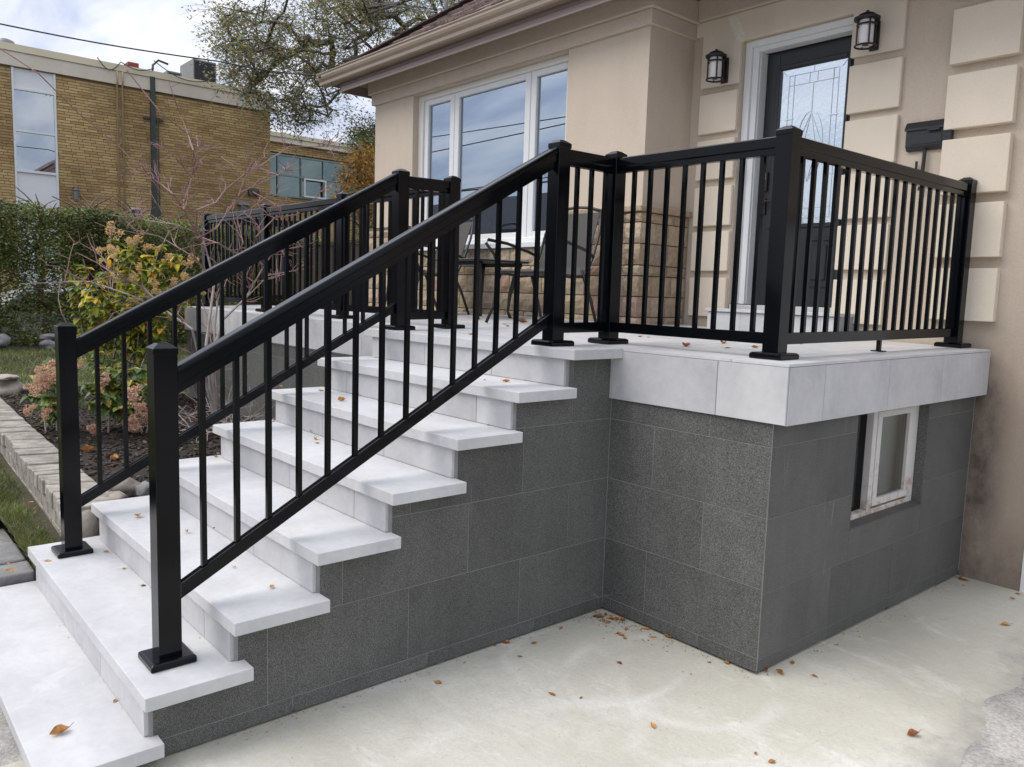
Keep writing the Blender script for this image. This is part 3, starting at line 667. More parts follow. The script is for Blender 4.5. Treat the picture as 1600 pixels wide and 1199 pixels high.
rn = thing('stair_railing', 'black metal stair railing on the right, open side of the steps', 'railing', (-.25, -.8, .36), 'black aluminium railings')
post(-.228, -1.755, 2*RISE, 1.119, rn); post(-.273, .123, Z8, .984, rn); stair_rail((-.228, -1.755), (-.273, .123), rn)
rl = thing('stair_railing', 'black metal stair railing on the garden side of the steps', 'railing', (-1.69, -.8, .36), 'black aluminium railings')
post(-1.676, -1.745, 2*RISE, 1.119, rl); post(-1.70, .14, Z8, .984, rl); stair_rail((-1.676, -1.745), (-1.70, .14), rl)
def level_rail(a, b, parent, start, pitch, n=80, za=None):
    a, b = Vector((*a, 0)), Vector((*b, 0)); d = (b-a).normalized(); h = PW/2
    fa, fb = floor_z(a.x, a.y), floor_z(b.x, b.y)
    a2, b2 = a+d*(h-.005), b-d*(h-.005)
    top_rail((a2.x, a2.y, fa+.955), (b2.x, b2.y, fb+.955), parent); bot_rail((a2.x, a2.y, fa+.112), (b2.x, b2.y, fb+.112), parent, .05)
    balusters(a2, b2, lambda t: fa+(fb-fa)*t+.104, lambda t: fa+(fb-fa)*t+.885, start, pitch, n, parent)
pr = thing('porch_railing', 'black porch railing in front of the door, turning back to the wall', 'railing', (.3, .55, Z8), 'black aluminium railings')
P2, PC_, PH_ = (-.279, .535), (.70, .538), (.703, 2.50)
level_rail((-.273, .123), P2, pr, .095, .104, 3)
for q in (P2, PC_, PH_): post(q[0], q[1], floor_z(*q), .984, pr)
level_rail(P2, PC_, pr, .062+.035, .1045); level_rail(PC_, PH_, pr, .09, .1025)
build('foot', MB().box(.690, .710, 1.53, 1.55, Z8+.006, Z8+.075).box(.67, .73, 1.515, 1.565, floor_z(.7, 1.54)+.0005, floor_z(.7, 1.54)+.006), MT['rail'], pr)
pl = thing('porch_railing', 'long black porch railing running left behind the bare shrub', 'railing', (-3.9, .55, Z8), 'black aluminium railings')
LP = [(-1.72, .55), (-3.16, .55), (-4.60, .55), (-6.10, .55)]
level_rail((-1.70, .14), LP[0], pl, .095, .104, 3)
for q in LP: post(q[0], q[1], floor_z(*q), .984, pl)
for a, b in zip(LP[:-1], LP[1:]): level_rail(a, b, pl, .095, .104)
LB = (-6.10, 1.95); post(LB[0], LB[1], floor_z(*LB), .984, pl); level_rail(LP[-1], LB, pl, .095, .104)

# ------------------------------------------------------------------ house
ho = thing('house', 'tan stucco house with pale quoin blocks, stone base and brown roof', 'house', (-1.5, 4, 0))
FY, XI, XO = 2.06, -1.385, -5.20       # front of the projecting bay, its right side, its left end
OX0, OX1, OZ0, OZ1 = -4.467, -2.228, 2.085, 3.653
w = MB()
w.box(XO, OX0, FY, FY+.25, 0, 3.95); w.box(OX1, XI, FY, FY+.25, 0, 3.95); w.box(OX0, OX1, FY, FY+.25, 0, OZ0); w.box(OX0, OX1, FY, FY+.25, OZ1, 3.95)
w.box(XI-.25, XI, FY+.25, HW+.2, 0, 4.4)                          # side of the bay
w.box(XO, XO+.25, FY+.25, 9, 0, 3.95)
build('wall', w, MT['stucco'], ho)
DX0, DX1, DZ1 = -.947, -.092, 3.575
w = MB(); w.box(XI, DX0, HW, HW+.25, 0, 5); w.box(DX0, DX1, HW, HW+.25, DZ1, 5); w.box(DX1, 1.157, HW, HW+.25, 0, 5); w.box(DX0, DX1, HW, HW+.25, 0, 1.62); w.box(1.157, 5, HW, HW+.25, 2.3, 5); w.box(3.9, 5, HW, HW+.25, 0, 2.3)
build('wall', w, MT['stucco'], ho)
# trim bands on the bay: lower band, and upper band standing further out
XBo, XBs = XI+.035, XI+.065
def bandL(z0, z1, d):
    m = MB(); m.prism([(XO-d, FY-d), (XI+d, FY-d), (XI+d, HW+.001), (XI, HW+.001), (XI, FY), (XO, FY), (XO, FY+3), (XO-d, FY+3)], 2, z0, z1); return m
build('trim_band', bandL(3.662, 3.768, .032), MT['trim'], ho, bevel=.004)
build('trim_band', bandL(3.771, 3.93, .062), MT['trim'], ho, bevel=.004)
m = MB(); m.box(XI+.064, 5, HW-.062, HW, 3.778, 5); build('trim_band', m, MT['trim'], ho, bevel=.004)
QF = HW-.032
m = MB(); m.prism([(-1.288, 3.285), (-.950, 3.277), (-.950, 3.565), (-.935, 3.574), (-.107, 3.574), (-.107, 3.288), (.232, 3.283), (.232, 3.775), (XI+.034, 3.775), (XI+.034, 3.67), (-1.288, 3.67)], 1, QF, HW+.001)
build('door_surround', m, MT['quoin'], ho, bevel=.004)
# pale plaster patch on the surround above the left lamp
p0 = at(1140, 26, 1, QF); pts = [(1139, 28), (1146, 24), (1153, 27), (1158, 36), (1163, 46), (1163, 56), (1158, 66), (1151, 62), (1146, 52), (1142, 42)]
poly = [(at(u, v, 1, QF-.002).x, at(u, v, 1, QF-.002).z) for u, v in pts]
build('plaster_patch', MB().prism(poly, 1, QF-.002, QF+.001), MT['patch'], ho)
for x0, x1, f, rows in ((-1.290, -.955, QF, [(3.235, 2.942), (2.892, 2.598), (2.544, 2.250), (2.207, 1.908), (1.857, 1.560)]),
                        (-.107, .235, QF, [(3.235, 2.930), (2.885, 2.592), (2.540, 2.250), (2.206, 1.915), (1.850, 1.560)])):
    for z1, z0 in rows: build('quoin', MB().box(x0, x1, f, HW+.001, z0, z1), MT['quoin'], ho, bevel=.004)
for z1, z0 in [(3.775, 3.50), (3.438, 3.122), (3.060, 2.745), (2.685, 2.360), (2.303, 1.987), (1.922, 1.612)]:
    build('quoin', MB().box(.525, .895, HW-.055, HW+.001, z0, z1), MT['quoin'], ho, bevel=.005, seg=2)
# split-face stone base
sj = MB(); sj.box(XO-.03, OX0, FY-.045, FY-.001, 1.2, 2.35); sj.box(OX1, XI+.030, FY-.045, FY-.001, 1.2, 2.35); sj.box(OX0, OX1, FY-.045, FY-.001, 1.2, OZ0-.004); sj.box(XI+.001, XI+.030, FY-.0, HW-.002, 1.2, 2.35)
build('stone_bed', sj, MT['stonejoint'], ho)
def rough_box(k):
    rnd = random.Random(k); me = bpy.data.meshes.new('rough_stone'); bm = bmesh.new(); nx, nz = 5, 3; g = {}
    for j in range(nz+1):
        for i in range(nx+1):
            u, v = -.5+i/nx, -.5+j/nz; edge = i in (0, nx) or j in (0, nz)
            g[i, j] = bm.verts.new((u, -.5+(.42 if edge else rnd.uniform(0, .35)), v))
            g[i, j, 'b'] = bm.verts.new((u, .5, v)) if edge else None
    for j in range(nz):
        for i in range(nx): bm.faces.new((g[i, j], g[i+1, j], g[i+1, j+1], g[i, j+1]))
    for i in range(nx):
        bm.faces.new((g[i, 0, 'b'], g[i+1, 0, 'b'], g[i+1, 0], g[i, 0])); bm.faces.new((g[i, nz], g[i+1, nz], g[i+1, nz, 'b'], g[i, nz, 'b']))
    for j in range(nz):
        bm.faces.new((g[0, j], g[0, j+1], g[0, j+1, 'b'], g[0, j, 'b'])); bm.faces.new((g[nx, j, 'b'], g[nx, j+1, 'b'], g[nx, j+1], g[nx, j]))
    bmesh.ops.recalc_face_normals(bm, faces=bm.faces); bm.to_mesh(me); bm.free(); me.materials.append(MT['stone']); return me
RB = [rough_box(k) for k in range(6)]
def stone(x0, x1, y0, y1, z0, z1, rotz=0):
    o = bpy.data.objects.new('stone', random.choice(RB)); COL.objects.link(o); o.parent = ho
    o.location = Vector(((x0+x1)/2, (y0+y1)/2, (z0+z1)/2))-base_of(ho)
    if rotz: o.rotation_euler = (0, 0, rotz); o.scale = (y1-y0, x1-x0, z1-z0)
    else: o.scale = (x1-x0, y1-y0, z1-z0)
rows = [.10, .155, .155, .085, .155, .16, .075]
z = 1.455; ri = 0
rh = [.085, .155, .155, .08, .16, .155, .075]
zt = [z]
for h in rh: zt.append(zt[-1]+h)
for ri, h in enumerate(rh):
    z0, z1 = zt[ri]+.004, zt[ri+1]-.004
    x = XO-.05+random.uniform(.1, .3); xs = [XO-.05]
    while x < XI-.2:
        xs.append(x); x += random.choice([.18, .25, .32, .42])
    xs.append(XI-.095)
    for a, b in zip(xs[:-1], xs[1:]):
        zz1 = z1
        if b > OX0 and a < OX1:
            if z0 > OZ0-.03: 
                if a < OX0-.05: b = OX0-.0
                elif b > OX1+.05: a = OX1+.0
                else: continue
            else: zz1 = min(z1, OZ0-.006)
        stone(a+.004, b-.004, FY-.075, FY-.02, z0, zz1)
    y = FY-.02; ys = [FY-.075]
    ys += [FY+.10, FY+.10+random.choice([.18, .24]), HW-.004]
    for a, b in zip(ys[1:-1], ys[2:]): stone(XI+.012, XI+.058, a+.004, b-.004, z0, z1, R(90))
def rough_corner(k):
    rnd = random.Random(k+50); me = bpy.data.meshes.new('corner_stone'); bm = bmesh.new(); bmesh.ops.create_cube(bm, size=1); bmesh.ops.subdivide_edges(bm, edges=bm.edges[:], cuts=3, use_grid_fill=True)
    for v in bm.verts:
        c0 = v.co.copy(); ed = abs(abs(c0.z)-.5) < .01
        if c0.y < -.49: v.co.y += (.08 if ed else 0)+rnd.uniform(0, .07)
        if c0.x > .49: v.co.x -= (.08 if ed else 0)+rnd.uniform(0, .07)
    bm.to_mesh(me); bm.free(); me.materials.append(MT['stone']); return me
RC = [rough_corner(k) for k in range(4)]
def corner(x0, x1, y0, y1, z0, z1):
    o = bpy.data.objects.new('stone', random.choice(RC)); COL.objects.link(o); o.parent = ho; o.location = Vector(((x0+x1)/2, (y0+y1)/2, (z0+z1)/2))-base_of(ho); o.scale = (x1-x0, y1-y0, z1-z0)
for zq0, zq1 in ((1.455, 1.54), (1.54, 1.695), (1.695, 1.85), (1.85, 1.93), (1.93, 2.09), (2.09, 2.245), (2.245, 2.32)):     # corner stones
    corner(XI-.090, XI+.060, FY-.078, FY+.098, zq0+.004, zq1-.004)
build('stone_cap', MB().box(OX1-.0, XI+.065, FY-.085, FY-.0, 2.322, 2.365).box(XI+.001, XI+.065, FY, HW-.003, 2.322, 2.365), MT['stone'], ho, bevel=.006)

# picture window
WYp = FY+.10
wn = MB(); wn.box(OX0, OX1, WYp-.035, WYp+.06, 3.60, OZ1); wn.box(OX0, OX0+.085, WYp-.035, WYp+.06, 2.19, 3.60); wn.box(OX1-.06, OX1, WYp-.035, WYp+.06, 2.19, 3.60); wn.box(OX0+.085, OX1-.06, WYp-.02, WYp+.06, 2.13, 2.19)
win = build('window', wn, MT['cream'], ho, bevel=.004)
build('window_sill', MB().box(OX0-.0, OX1+.0, FY-.085, WYp+.02, OZ0, 2.13).box(OX0, OX1, WYp-.04, WYp+.02, 2.13, 2.185), MT['white'], win, bevel=.004)
def sash_at(x0, x1):
    s = MB(); z0, z1 = 2.185, 3.602; f = .07
    for q in ((x0, x0+f, z0, z1), (x1-f, x1, z0, z1), (x0+f, x1-f, z0, z0+.05), (x0+f, x1-f, z1-.055, z1)): s.box(q[0], q[1], WYp-.015, WYp+.05, q[2], q[3])
    build('sash', s, MT['white'], win, bevel=.004); build('pane', MB().box(x0+f, x1-f, WYp+.012, WYp+.018, z0+.05, z1-.055), MT['glass'], win)
sash_at(-4.385, -3.878); sash_at(-3.872, -2.774); sash_at(-2.768, OX1-.03)
rm = MB(); a, b, c, d, e, f = OX0-.3, OX1+.5, WYp+.07, WYp+2.6, 1.7, 3.8
rm.add([(a, c, e), (b, c, e), (b, d, e), (a, d, e), (a, c, f), (b, c, f), (b, d, f), (a, d, f)], [(0, 1, 2, 3), (4, 5, 6, 7), (2, 3, 7, 6), (0, 3, 7, 4), (1, 2, 6, 5)])
build('room', rm, MT['room'], ho, fix=False)
cu = MB()
for i in range(9): cu.tube([(OX0+.09+.012*i, WYp+.11+.008*(i % 2), 2.2), (OX0+.09+.012*i, WYp+.11+.008*(i % 2), 3.6)], .010, n=6)
build('curtain', cu, MT['curtain'], win)
# door
DY = HW+.15
dt = MB()
dt.box(DX0+.002, DX0+.055, HW+.03, HW+.10, 1.665, DZ1-.002); dt.box(DX0+.055, DX0+.105, HW+.05, HW+.14, 1.665, DZ1-.05); dt.box(DX0+.105, DX0+.112, HW+.07, HW+.17, 1.665, DZ1-.085)
dt.box(DX0+.055, DX1, HW+.03, HW+.10, DZ1-.05, DZ1-.002); dt.box(DX0+.105, DX1, HW+.05, HW+.14, DZ1-.085, DZ1-.05)
build('door_frame', dt, MT['white'], ho, bevel=.006, seg=2)
X0, X1, Z0, Z1 = -.833, -.093, 1.662, 3.488
GX0, GX1, GZ0, GZ1 = -.716, -.212, 2.252, 3.355
ds = MB()
ds.box(X0, GX0-.012, DY, DY+.045, Z0, Z1); ds.box(GX1+.012, X1, DY, DY+.045, Z0, Z1); ds.box(GX0-.012, GX1+.012, DY, DY+.045, GZ1+.012, Z1); ds.box(GX0-.012, GX1+.012, DY, DY+.045, Z0, GZ0-.012)
dr = build('door', ds, MT['door'], ho, bevel=.003)
mo = MB()
for q in ((GX0-.03, GX0, GZ0-.03, GZ1+.03), (GX1, GX1+.03, GZ0-.03, GZ1+.03), (GX0, GX1, GZ0-.03, GZ0), (GX0, GX1, GZ1, GZ1+.03)): mo.box(q[0], q[1], DY-.012, DY+.03, q[2], q[3])
build('glass_moulding', mo, MT['door'], dr, bevel=.005)
pn = MB()
for a, b in ((X0+.12, X0+.335), (X0+.405, X0+.62)):
    for q in ((a, b, 1.80, 1.825), (a, b, 2.125, 2.15), (a, a+.025, 1.825, 2.125), (b-.025, b, 1.825, 2.125)): pn.box(q[0], q[1], DY-.012, DY+.002, q[2], q[3])
    pn.box(a+.05, b-.05, DY-.010, DY+.002, 1.85, 2.10)
build('raised_panel', pn, MT['door'], dr, bevel=.006)
build('pane', MB().box(GX0, GX1, DY+.012, DY+.018, GZ0, GZ1), MT['doorglass'], dr)
ld = MB(); yL = DY+.008
def came(a, b, w=.0048): ld.bar((a[0], yL, a[1]), (b[0], yL, b[1]), w*.8, w*.8)
ix0, ix1, iz0, iz1 = GX0+.035, GX1-.035, GZ0+.04, GZ1-.05
for q in (((GX0, GZ1), (ix0+.01, iz1)), ((GX1, GZ1), (ix1-.01, iz1)), ((GX0, GZ0), (ix0+.01, iz0)), ((GX1, GZ0), (ix1-.01, iz0))): came(*q, .004)
xm = (GX0+GX1)/2
ax0, ax1, bx0, bx1 = GX0+.065, GX0+.105, GX1-.105, GX1-.065
for x in (ax0, ax1, bx0, bx1): came((x, iz0), (x, iz1))
for z in (iz1, iz1-.07, iz0, iz0+.07): came((ax0, z), (bx1, z))
for x in (xm-.03, xm+.03, xm-.15, xm+.15): came((x, iz1), (x, iz1-.07)); came((x, iz0), (x, iz0+.07))
for z in (2.72, 2.60, 3.0): came((ax0-.01, z), (ax1+.01, z), .009); came((bx0-.01, z-.01), (bx1+.01, z-.01), .009)
came((xm, iz1-.07), (xm, 3.02), .008); came((xm, GZ1), (xm, iz1), .004)
for i in range(9):      # pointed oval and the rays inside it
    t0, t1 = i/8*math.pi, (i+1)/8*math.pi
    if i < 8:
        for s in (-1, 1): came((xm+s*.10*math.sin(t0), 2.80+.24*math.cos(t0)), (xm+s*.10*math.sin(t1), 2.80+.24*math.cos(t1)), .005)
for dx in (-.12, -.06, .06, .12): came((xm, 3.03), (xm+dx, 2.74), .004); came((xm, 2.55), (xm+dx, 2.80), .004)
build('leading', ld, MT['lead'], dr)
hd = MB(); hx = X0+.045; hd.box(hx-.025, hx+.025, DY-.02, DY, 2.50, 2.64); hd.box(hx-.02, hx+.02, DY-.015, DY, 2.33, 2.45); hd.tube([(hx, DY-.02, 2.42), (hx, DY-.06, 2.42), (hx+.09, DY-.06, 2.42)], .009, n=8)
build('handle', hd, MT['iron'], dr, bevel=.008, seg=2)
kp = MB()
for i in range(2):
    for j in range(4): kp.box(hx-.014+i*.016, hx-.004+i*.016, DY-.0215, DY-.0195, 2.585+j*.012, 2.592+j*.012)
build('keypad', kp, MT['pot'], dr)
st_ = at(1161, 273, 1, HW+.03); build('strike_plate', MB().box(st_.x-.014, st_.x+.010, HW+.012, HW+.032, st_.z-.045, st_.z+.045), MT['iron'], ho, bevel=.003)
build('vestibule', MB().box(X0-.1, X1+.1, DY+.3, DY+.32, 1.6, 3.6).box(X0-.1, X0-.08, DY+.05, DY+.3, 1.6, 3.6).box(X1+.08, X1+.1, DY+.05, DY+.3, 1.6, 3.6), MT['curtain'], ho)
# door step
sp = build('door_step', MB().box(-.962, .050, 2.372, HW-.001, 1.448, 1.604), MT['mortar_l'], ho)
for a, b in ((-.962, -.68), (-.68, -.07), (-.07, .05)): build('step_tile', MB().box(a+.001, b-.001, 2.362, 2.372, 1.449, 1.60), MT['tile'], sp)
build('step_slab', MB().box(-.975, .058, 2.345, HW-.001, 1.6045, 1.628).box(DX0+.01, DX1, HW+.001, DY+.04, 1.6205, 1.66), MT['tile'], sp, bevel=.003)
# eaves, gutter, roof
GY, GX = 1.80, -5.50
build('soffit', MB().box(GX+.01, 5, GY+.012, FY-.064, 3.905, 3.915).box(GX+.01, XO-.064, FY-.063, 9, 3.905, 3.915), MT['soffit'], ho)
sf = MB()
for i in range(44): x = GX+.15+.10*i; sf.box(x, x+.006, GY+.012, FY-.065, 3.900, 3.9045)
build('soffit_rib', sf, MT['fasc'], ho)
build('fascia', MB().box(GX, 3, GY-.0, GY+.012, 3.805, 3.99).box(GX, GX+.012, GY+.012, 9, 3.805, 3.99), MT['fasc'], ho, bevel=.004)
build('fascia_lip', MB().box(GX-.004, 3, GY-.016, GY-.0005, 3.80, 3.818).box(GX-.004, 3, GY-.01, GY-.0005, 3.865, 3.873), MT['fasc'], ho, bevel=.002)
gp = [(0, .0), (-.075, .0), (-.088, .012), (-.092, .04), (-.112, .062), (-.122, .085), (-.122, .105), (-.132, .112), (-.132, .122), (-.112, .122), (-.108, .104), (-.086, .04), (-.07, .012), (-.006, .012), (-.006, .115), (0, .115)]
build('gutter', MB().prism([(GY+y-.001, 3.90+z) for y, z in gp], 0, -5.82, 3.0), MT['gutter'], ho, smooth=False, bevel=.003)
EX, EY, EZ, SL = -5.78, 1.73, 3.96, .73
rf = MB(); D = 5.0
rf.add([(EX, EY, EZ), (5, EY, EZ), (5, EY+D, EZ+D*SL), (EX+D, EY+D, EZ+D*SL)], [(0, 1, 2, 3)]); rf.add([(EX, EY, EZ), (EX, 12, EZ), (EX+D, 12, EZ+D*SL), (EX+D, EY+D, EZ+D*SL)], [(0, 3, 2, 1)])
rf.add([(EX, EY, EZ-.03), (5, EY, EZ-.03), (5, 12, EZ-.03), (EX, 12, EZ-.03)], [(0, 1, 2, 3)])
roof = build('roof', rf, MT['shingle'], ho, fix=False)
sh = MB(); ex = .125
for j in range(30):
    d0 = j*ex*.85; z0 = EZ+d0*SL; x = EX+d0+random.uniform(0, .2)
    while x < 1.5 and d0 < 3.4:
        wd = random.choice([.12, .16, .2, .26]); th = random.choice([.008, .014, .018]); d1 = d0+ex*.85+.012
        a = (x, EY+d0-.012, z0+th+.002); b = (x+wd-.003, EY+d0-.012, z0+th+.002); c2 = (x+wd-.003, EY+d1, z0+(d1-d0)*SL+.004); d2 = (x, EY+d1, z0+(d1-d0)*SL+.004)
        a2 = (a[0], a[1], a[2]-th); b2 = (b[0], b[1], b[2]-th)
        sh.add([a, b, c2, d2, a2, b2], [(0, 1, 2, 3), (4, 5, 1, 0), (5, 2, 1), (4, 0, 3)]); x += wd
build('shingle', sh, MT['shingle'], roof, kind='stuff', fix=False)
hp = MB()
for i in range(26):
    t = i*.15; hp.bar((EX+t-.02, EY+t-.02, EZ+t*SL+.02), (EX+t+.17, EY+t+.17, EZ+(t+.17)*SL+.028), .16, .012)
build('hip_cap', hp, MT['shingle'], roof)
# garage opening edge
gd = build('garage_door', MB().box(1.160, 1.26, HW-.006, HW+.05, .055, 2.3), MT['white'], ho, label='white trim at the garage opening')
gpn = MB(); 
for i in range(4): gpn.box(1.262, 3.9, HW+.08, HW+.12, .06+i*.56, .06+i*.56+.55)
build('panel', gpn, MT['white'], gd)

# ------------------------------------------------------------------ wall lamps, mailbox
def lamp(x, z, label):
    y = QF-.125; t = thing('wall_lamp', label, 'lamp', (x, QF, z), 'black lantern lamps beside the door')
    r = .056
    build('glass_shade', MB().lathe([(.044, -.085), (.044, .062)], (x, y, z), 20), MT['frost'], t, smooth=False)
    fr = MB()
    for zz, rr in ((-.092, r+.006), (.035, r)):
        n = 24; ring = [(x+rr*math.cos(2*math.pi*i/n), y+rr*math.sin(2*math.pi*i/n), z+zz) for i in range(n+1)]; fr.tube(ring, .006, n=6, cap=False)
    for k in range(4):
        a = math.pi/4+k*math.pi/2; fr.bar((x+r*math.cos(a), y+r*math.sin(a), z-.092), (x+r*math.cos(a), y+r*math.sin(a), z+.075), .008, .008)
    fr.lathe([(.02, -.088), (.02, -.080)], (x, y, z), 12)
    build('cage', fr, MT['iron'], t)
    build('hood', MB().lathe([(.060, .062), (.076, .064), (.078, .078), (.060, .084), (.050, .098), (.030, .108), (.012, .110), (.010, .122), (.004, .124)], (x, y, z), 24), MT['iron'], t, bevel=0)
    build('back_plate', MB().box(x-.030, x+.030, QF-.016, QF-.0008, z-.095, z+.085), MT['iron'], t, bevel=.004)
    build('arm', MB().tube([(x, QF-.01, z+.02), (x, y+.05, z+.045)], .010, n=8).box(x-.012, x+.012, y+.04, QF-.01, z-.06, z-.04), MT['iron'], t)
lamp(-1.068, 3.385, 'black lantern lamp left of the door under the plaster patch')
lamp(.052, 3.395, 'black lantern lamp right of the door above the quoin blocks')
mbx = thing('mailbox', 'charcoal metal mailbox with chamfered lid between quoin blocks', 'mailbox', (.42, HW, 2.73))
x0, x1 = .300, .568; yb, yf = HW-.001, HW-.041; z0, z1 = 2.645, 2.815
build('box', MB().prism([(yb, z0+.0), (yf+.022, z0), (yf, z0+.028), (yf, z1-.040), (yf+.018, z1-.004), (yb, z1-.004)], 0, x0, x1), MT['mail'], mbx, bevel=.003)
build('lid', MB().prism([(yb-.0, z1-.003), (yf+.012, z1-.003), (yf-.010, z1-.036), (yf-.010, z1-.050), (yf-.004, z1-.050), (yf-.004, z1-.036), (yf+.018, z1+.004), (yb-.0, z1+.004)], 0, x0-.006, x1+.004), MT['mail'], mbx)
build('lid_pull', MB().box(.432, .505, yf-.020, yf-.010, z1-.064, z1-.048), MT['mail'], mbx, bevel=.003)
build('front_panel', MB().box(.335, .515, yf-.004, yf-.0005, z0+.035, z1-.075), MT['mail'], mbx, bevel=.003)
build('rod', MB().tube([(.418, HW-.03, z0-.001), (.416, HW-.03, 2.53), (.405, HW-.03, 2.40)], .011, n=8), MT['mail'], mbx)
pg = at(1433, 258, 1, HW-.02); build('hook', MB().tube([(pg.x, HW, pg.z-.03), (pg.x, HW-.03, pg.z-.03), (pg.x, HW-.03, pg.z+.02)], .008, n=6), MT['iron'], mbx)

# ------------------------------------------------------------------ patio furniture
def chair(cx, cy, ang, label):
    fz0 = floor_z(cx, cy); t = thing('patio_chair', label, 'chair', (cx, cy, fz0), 'patio chairs with grey sling seats')
    M = Matrix.Translation((cx, cy, fz0)) @ Matrix.Rotation(ang, 4, 'Z')      # chair faces -Y
    P = lambda x, y, z: M @ Vector((x, y, z))
    for s in (-1, 1):
        build('leg', MB().tube([P(s*.25, .12, .40), P(s*.262, .22, .2), P(s*.27, .30, .0)], .012, n=8), MT['chair'], t, smooth=True)
        build('leg', MB().tube([P(s*.25, -.20, .37), P(s*.262, -.235, .25), P(s*.268, -.25, .12), P(s*.27, -.32, .0)], .012, n=8), MT['chair'], t, smooth=True)
        build('armrest', MB().tube([P(s*.25, -.20, .37), P(s*.27, -.26, .50), P(s*.285, -.33, .575), P(s*.29, -.30, .60), P(s*.29, -.1, .585), P(s*.285, .12, .54), P(s*.262, .24, .50)], .012, n=8), MT['chair'], t, smooth=True)
    fr = MB()
    for s in (-1, 1): fr.tube([P(s*.24, -.26, .37), P(s*.24, 0, .345), P(s*.25, .17, .36), P(s*.262, .235, .50), P(s*.262, .30, .68), P(s*.235, .345, .84)], .011, n=8)
    fr.tube([P(-.235, .345, .84), P(-.12, .36, .872), P(0, .362, .88), P(.12, .36, .872), P(.235, .345, .84)], .012, n=8)
    fr.tube([P(-.24, -.26, .37), P(.24, -.26, .37)], .010, n=8); fr.tube([P(-.25, .16, .35), P(.25, .16, .35)], .010, n=8)
    build('frame', fr, MT['chair'], t, smooth=True)
    prof = [(-.27, .375), (-.22, .385), (-.05, .365), (.10, .352), (.16, .365), (.195, .42), (.235, .55), (.285, .70), (.335, .83)]
    for nm, pr_ in (('seat', prof[:5]), ('backrest', prof[4:])):
        m = MB(); n = len(pr_)
        vs = [P(s*.232, y+o, z+o*.3) for o in (0, .008) for s in (-1, 1) for y, z in pr_]
        fs = [(i, i+1, n+i+1, n+i) for i in range(n-1)]+[(2*n+i, 3*n+i, 3*n+i+1, 2*n+i+1) for i in range(n-1)]
        fs += [(i, 2*n+i, 2*n+i+1, i+1) for i in range(n-1)]+[(n+i, n+i+1, 3*n+i+1, 3*n+i) for i in range(n-1)]+[(0, n, 3*n, 2*n), (n-1, 3*n-1, 4*n-1, 2*n-1)]
        build(nm, m.add(vs, fs), MT['sling'], t)
chair(-1.74, 1.42, R(6), 'grey sling patio chair nearest the stone corner')
chair(-3.38, 1.50, R(-5), 'grey sling patio chair left of the small table')
tx, ty = -2.62, 1.52; tz = floor_z(tx, ty)
tb = thing('side_table', 'small dark metal side table with curved legs between the chairs', 'table', (tx, ty, tz))
build('table_top', MB().box(tx-.30, tx+.30, ty-.27, ty+.27, tz+.455, tz+.475), MT['chair'], tb, bevel=.006)
for sy in (-1, 1): build('apron', MB().box(tx-.26, tx+.26, ty+sy*.222-.007, ty+sy*.222+.007, tz+.425, tz+.454), MT['chair'], tb)
for sx in (-1, 1):
    for sy in (-1, 1):
        q = [(tx+sx*.24, ty+sy*.21, tz+.452), (tx+sx*.225, ty+sy*.195, tz+.36), (tx+sx*.19, ty+sy*.165, tz+.2), (tx+sx*.18, ty+sy*.155, tz+.06), (tx+sx*.20, ty+sy*.172, tz+.0)]
        build('leg', MB().tube(q, [.030, .026, .016, .011, .015], n=8), MT['chair'], tb, smooth=True)
# pots on the inner window sill
for i, (x, r, h, nm) in enumerate(((-3.52, .055, .13, 'tall white plant pot at the left of the windowsill'), (-3.35, .035, .07, 'small white pot next to the tall pot'), (-3.24, .035, .09, 'slim white pot in the middle of the sill'), (-3.08, .075, .10, 'wide white bowl on the windowsill'), (-2.92, .04, .14, 'white cup nearest the window mullion'))):
    t = thing('plant_pot', nm, 'pot', (x, WYp+.12, 2.235), 'white pots inside the window')
    build('bowl', MB().lathe([(r*.8, 0), (r, h*.9), (r*1.02, h), (r*.9, h), (r*.85, h*.85)], (x, WYp+.12, 2.235), 16), MT['pot'], t)
    if i in (0, 1):
        m = MB()
        for k in range(60):
            a = random.uniform(0, 6.3); l = random.uniform(.03, .16); p0 = Vector((x, WYp+.12, 2.235+h*.9)); p1 = p0+Vector((math.cos(a)*l*.7, math.sin(a)*l*.5, l*1.1)); s = Vector((math.sin(a), -math.cos(a), 0))*.008
            m.add([p0-s*.3, p0+s*.3, p1+s, p1+Vector((0, 0, .012))-s], [(0, 1, 2, 3)])
        build('leaves', m, MT['hyd2'], t, fix=False)
shelf = build('inner_sill', MB().box(OX0+.09, OX1-.06, WYp+.052, WYp+.28, 2.20, 2.234), MT['white'], win)
exec_part2 = True

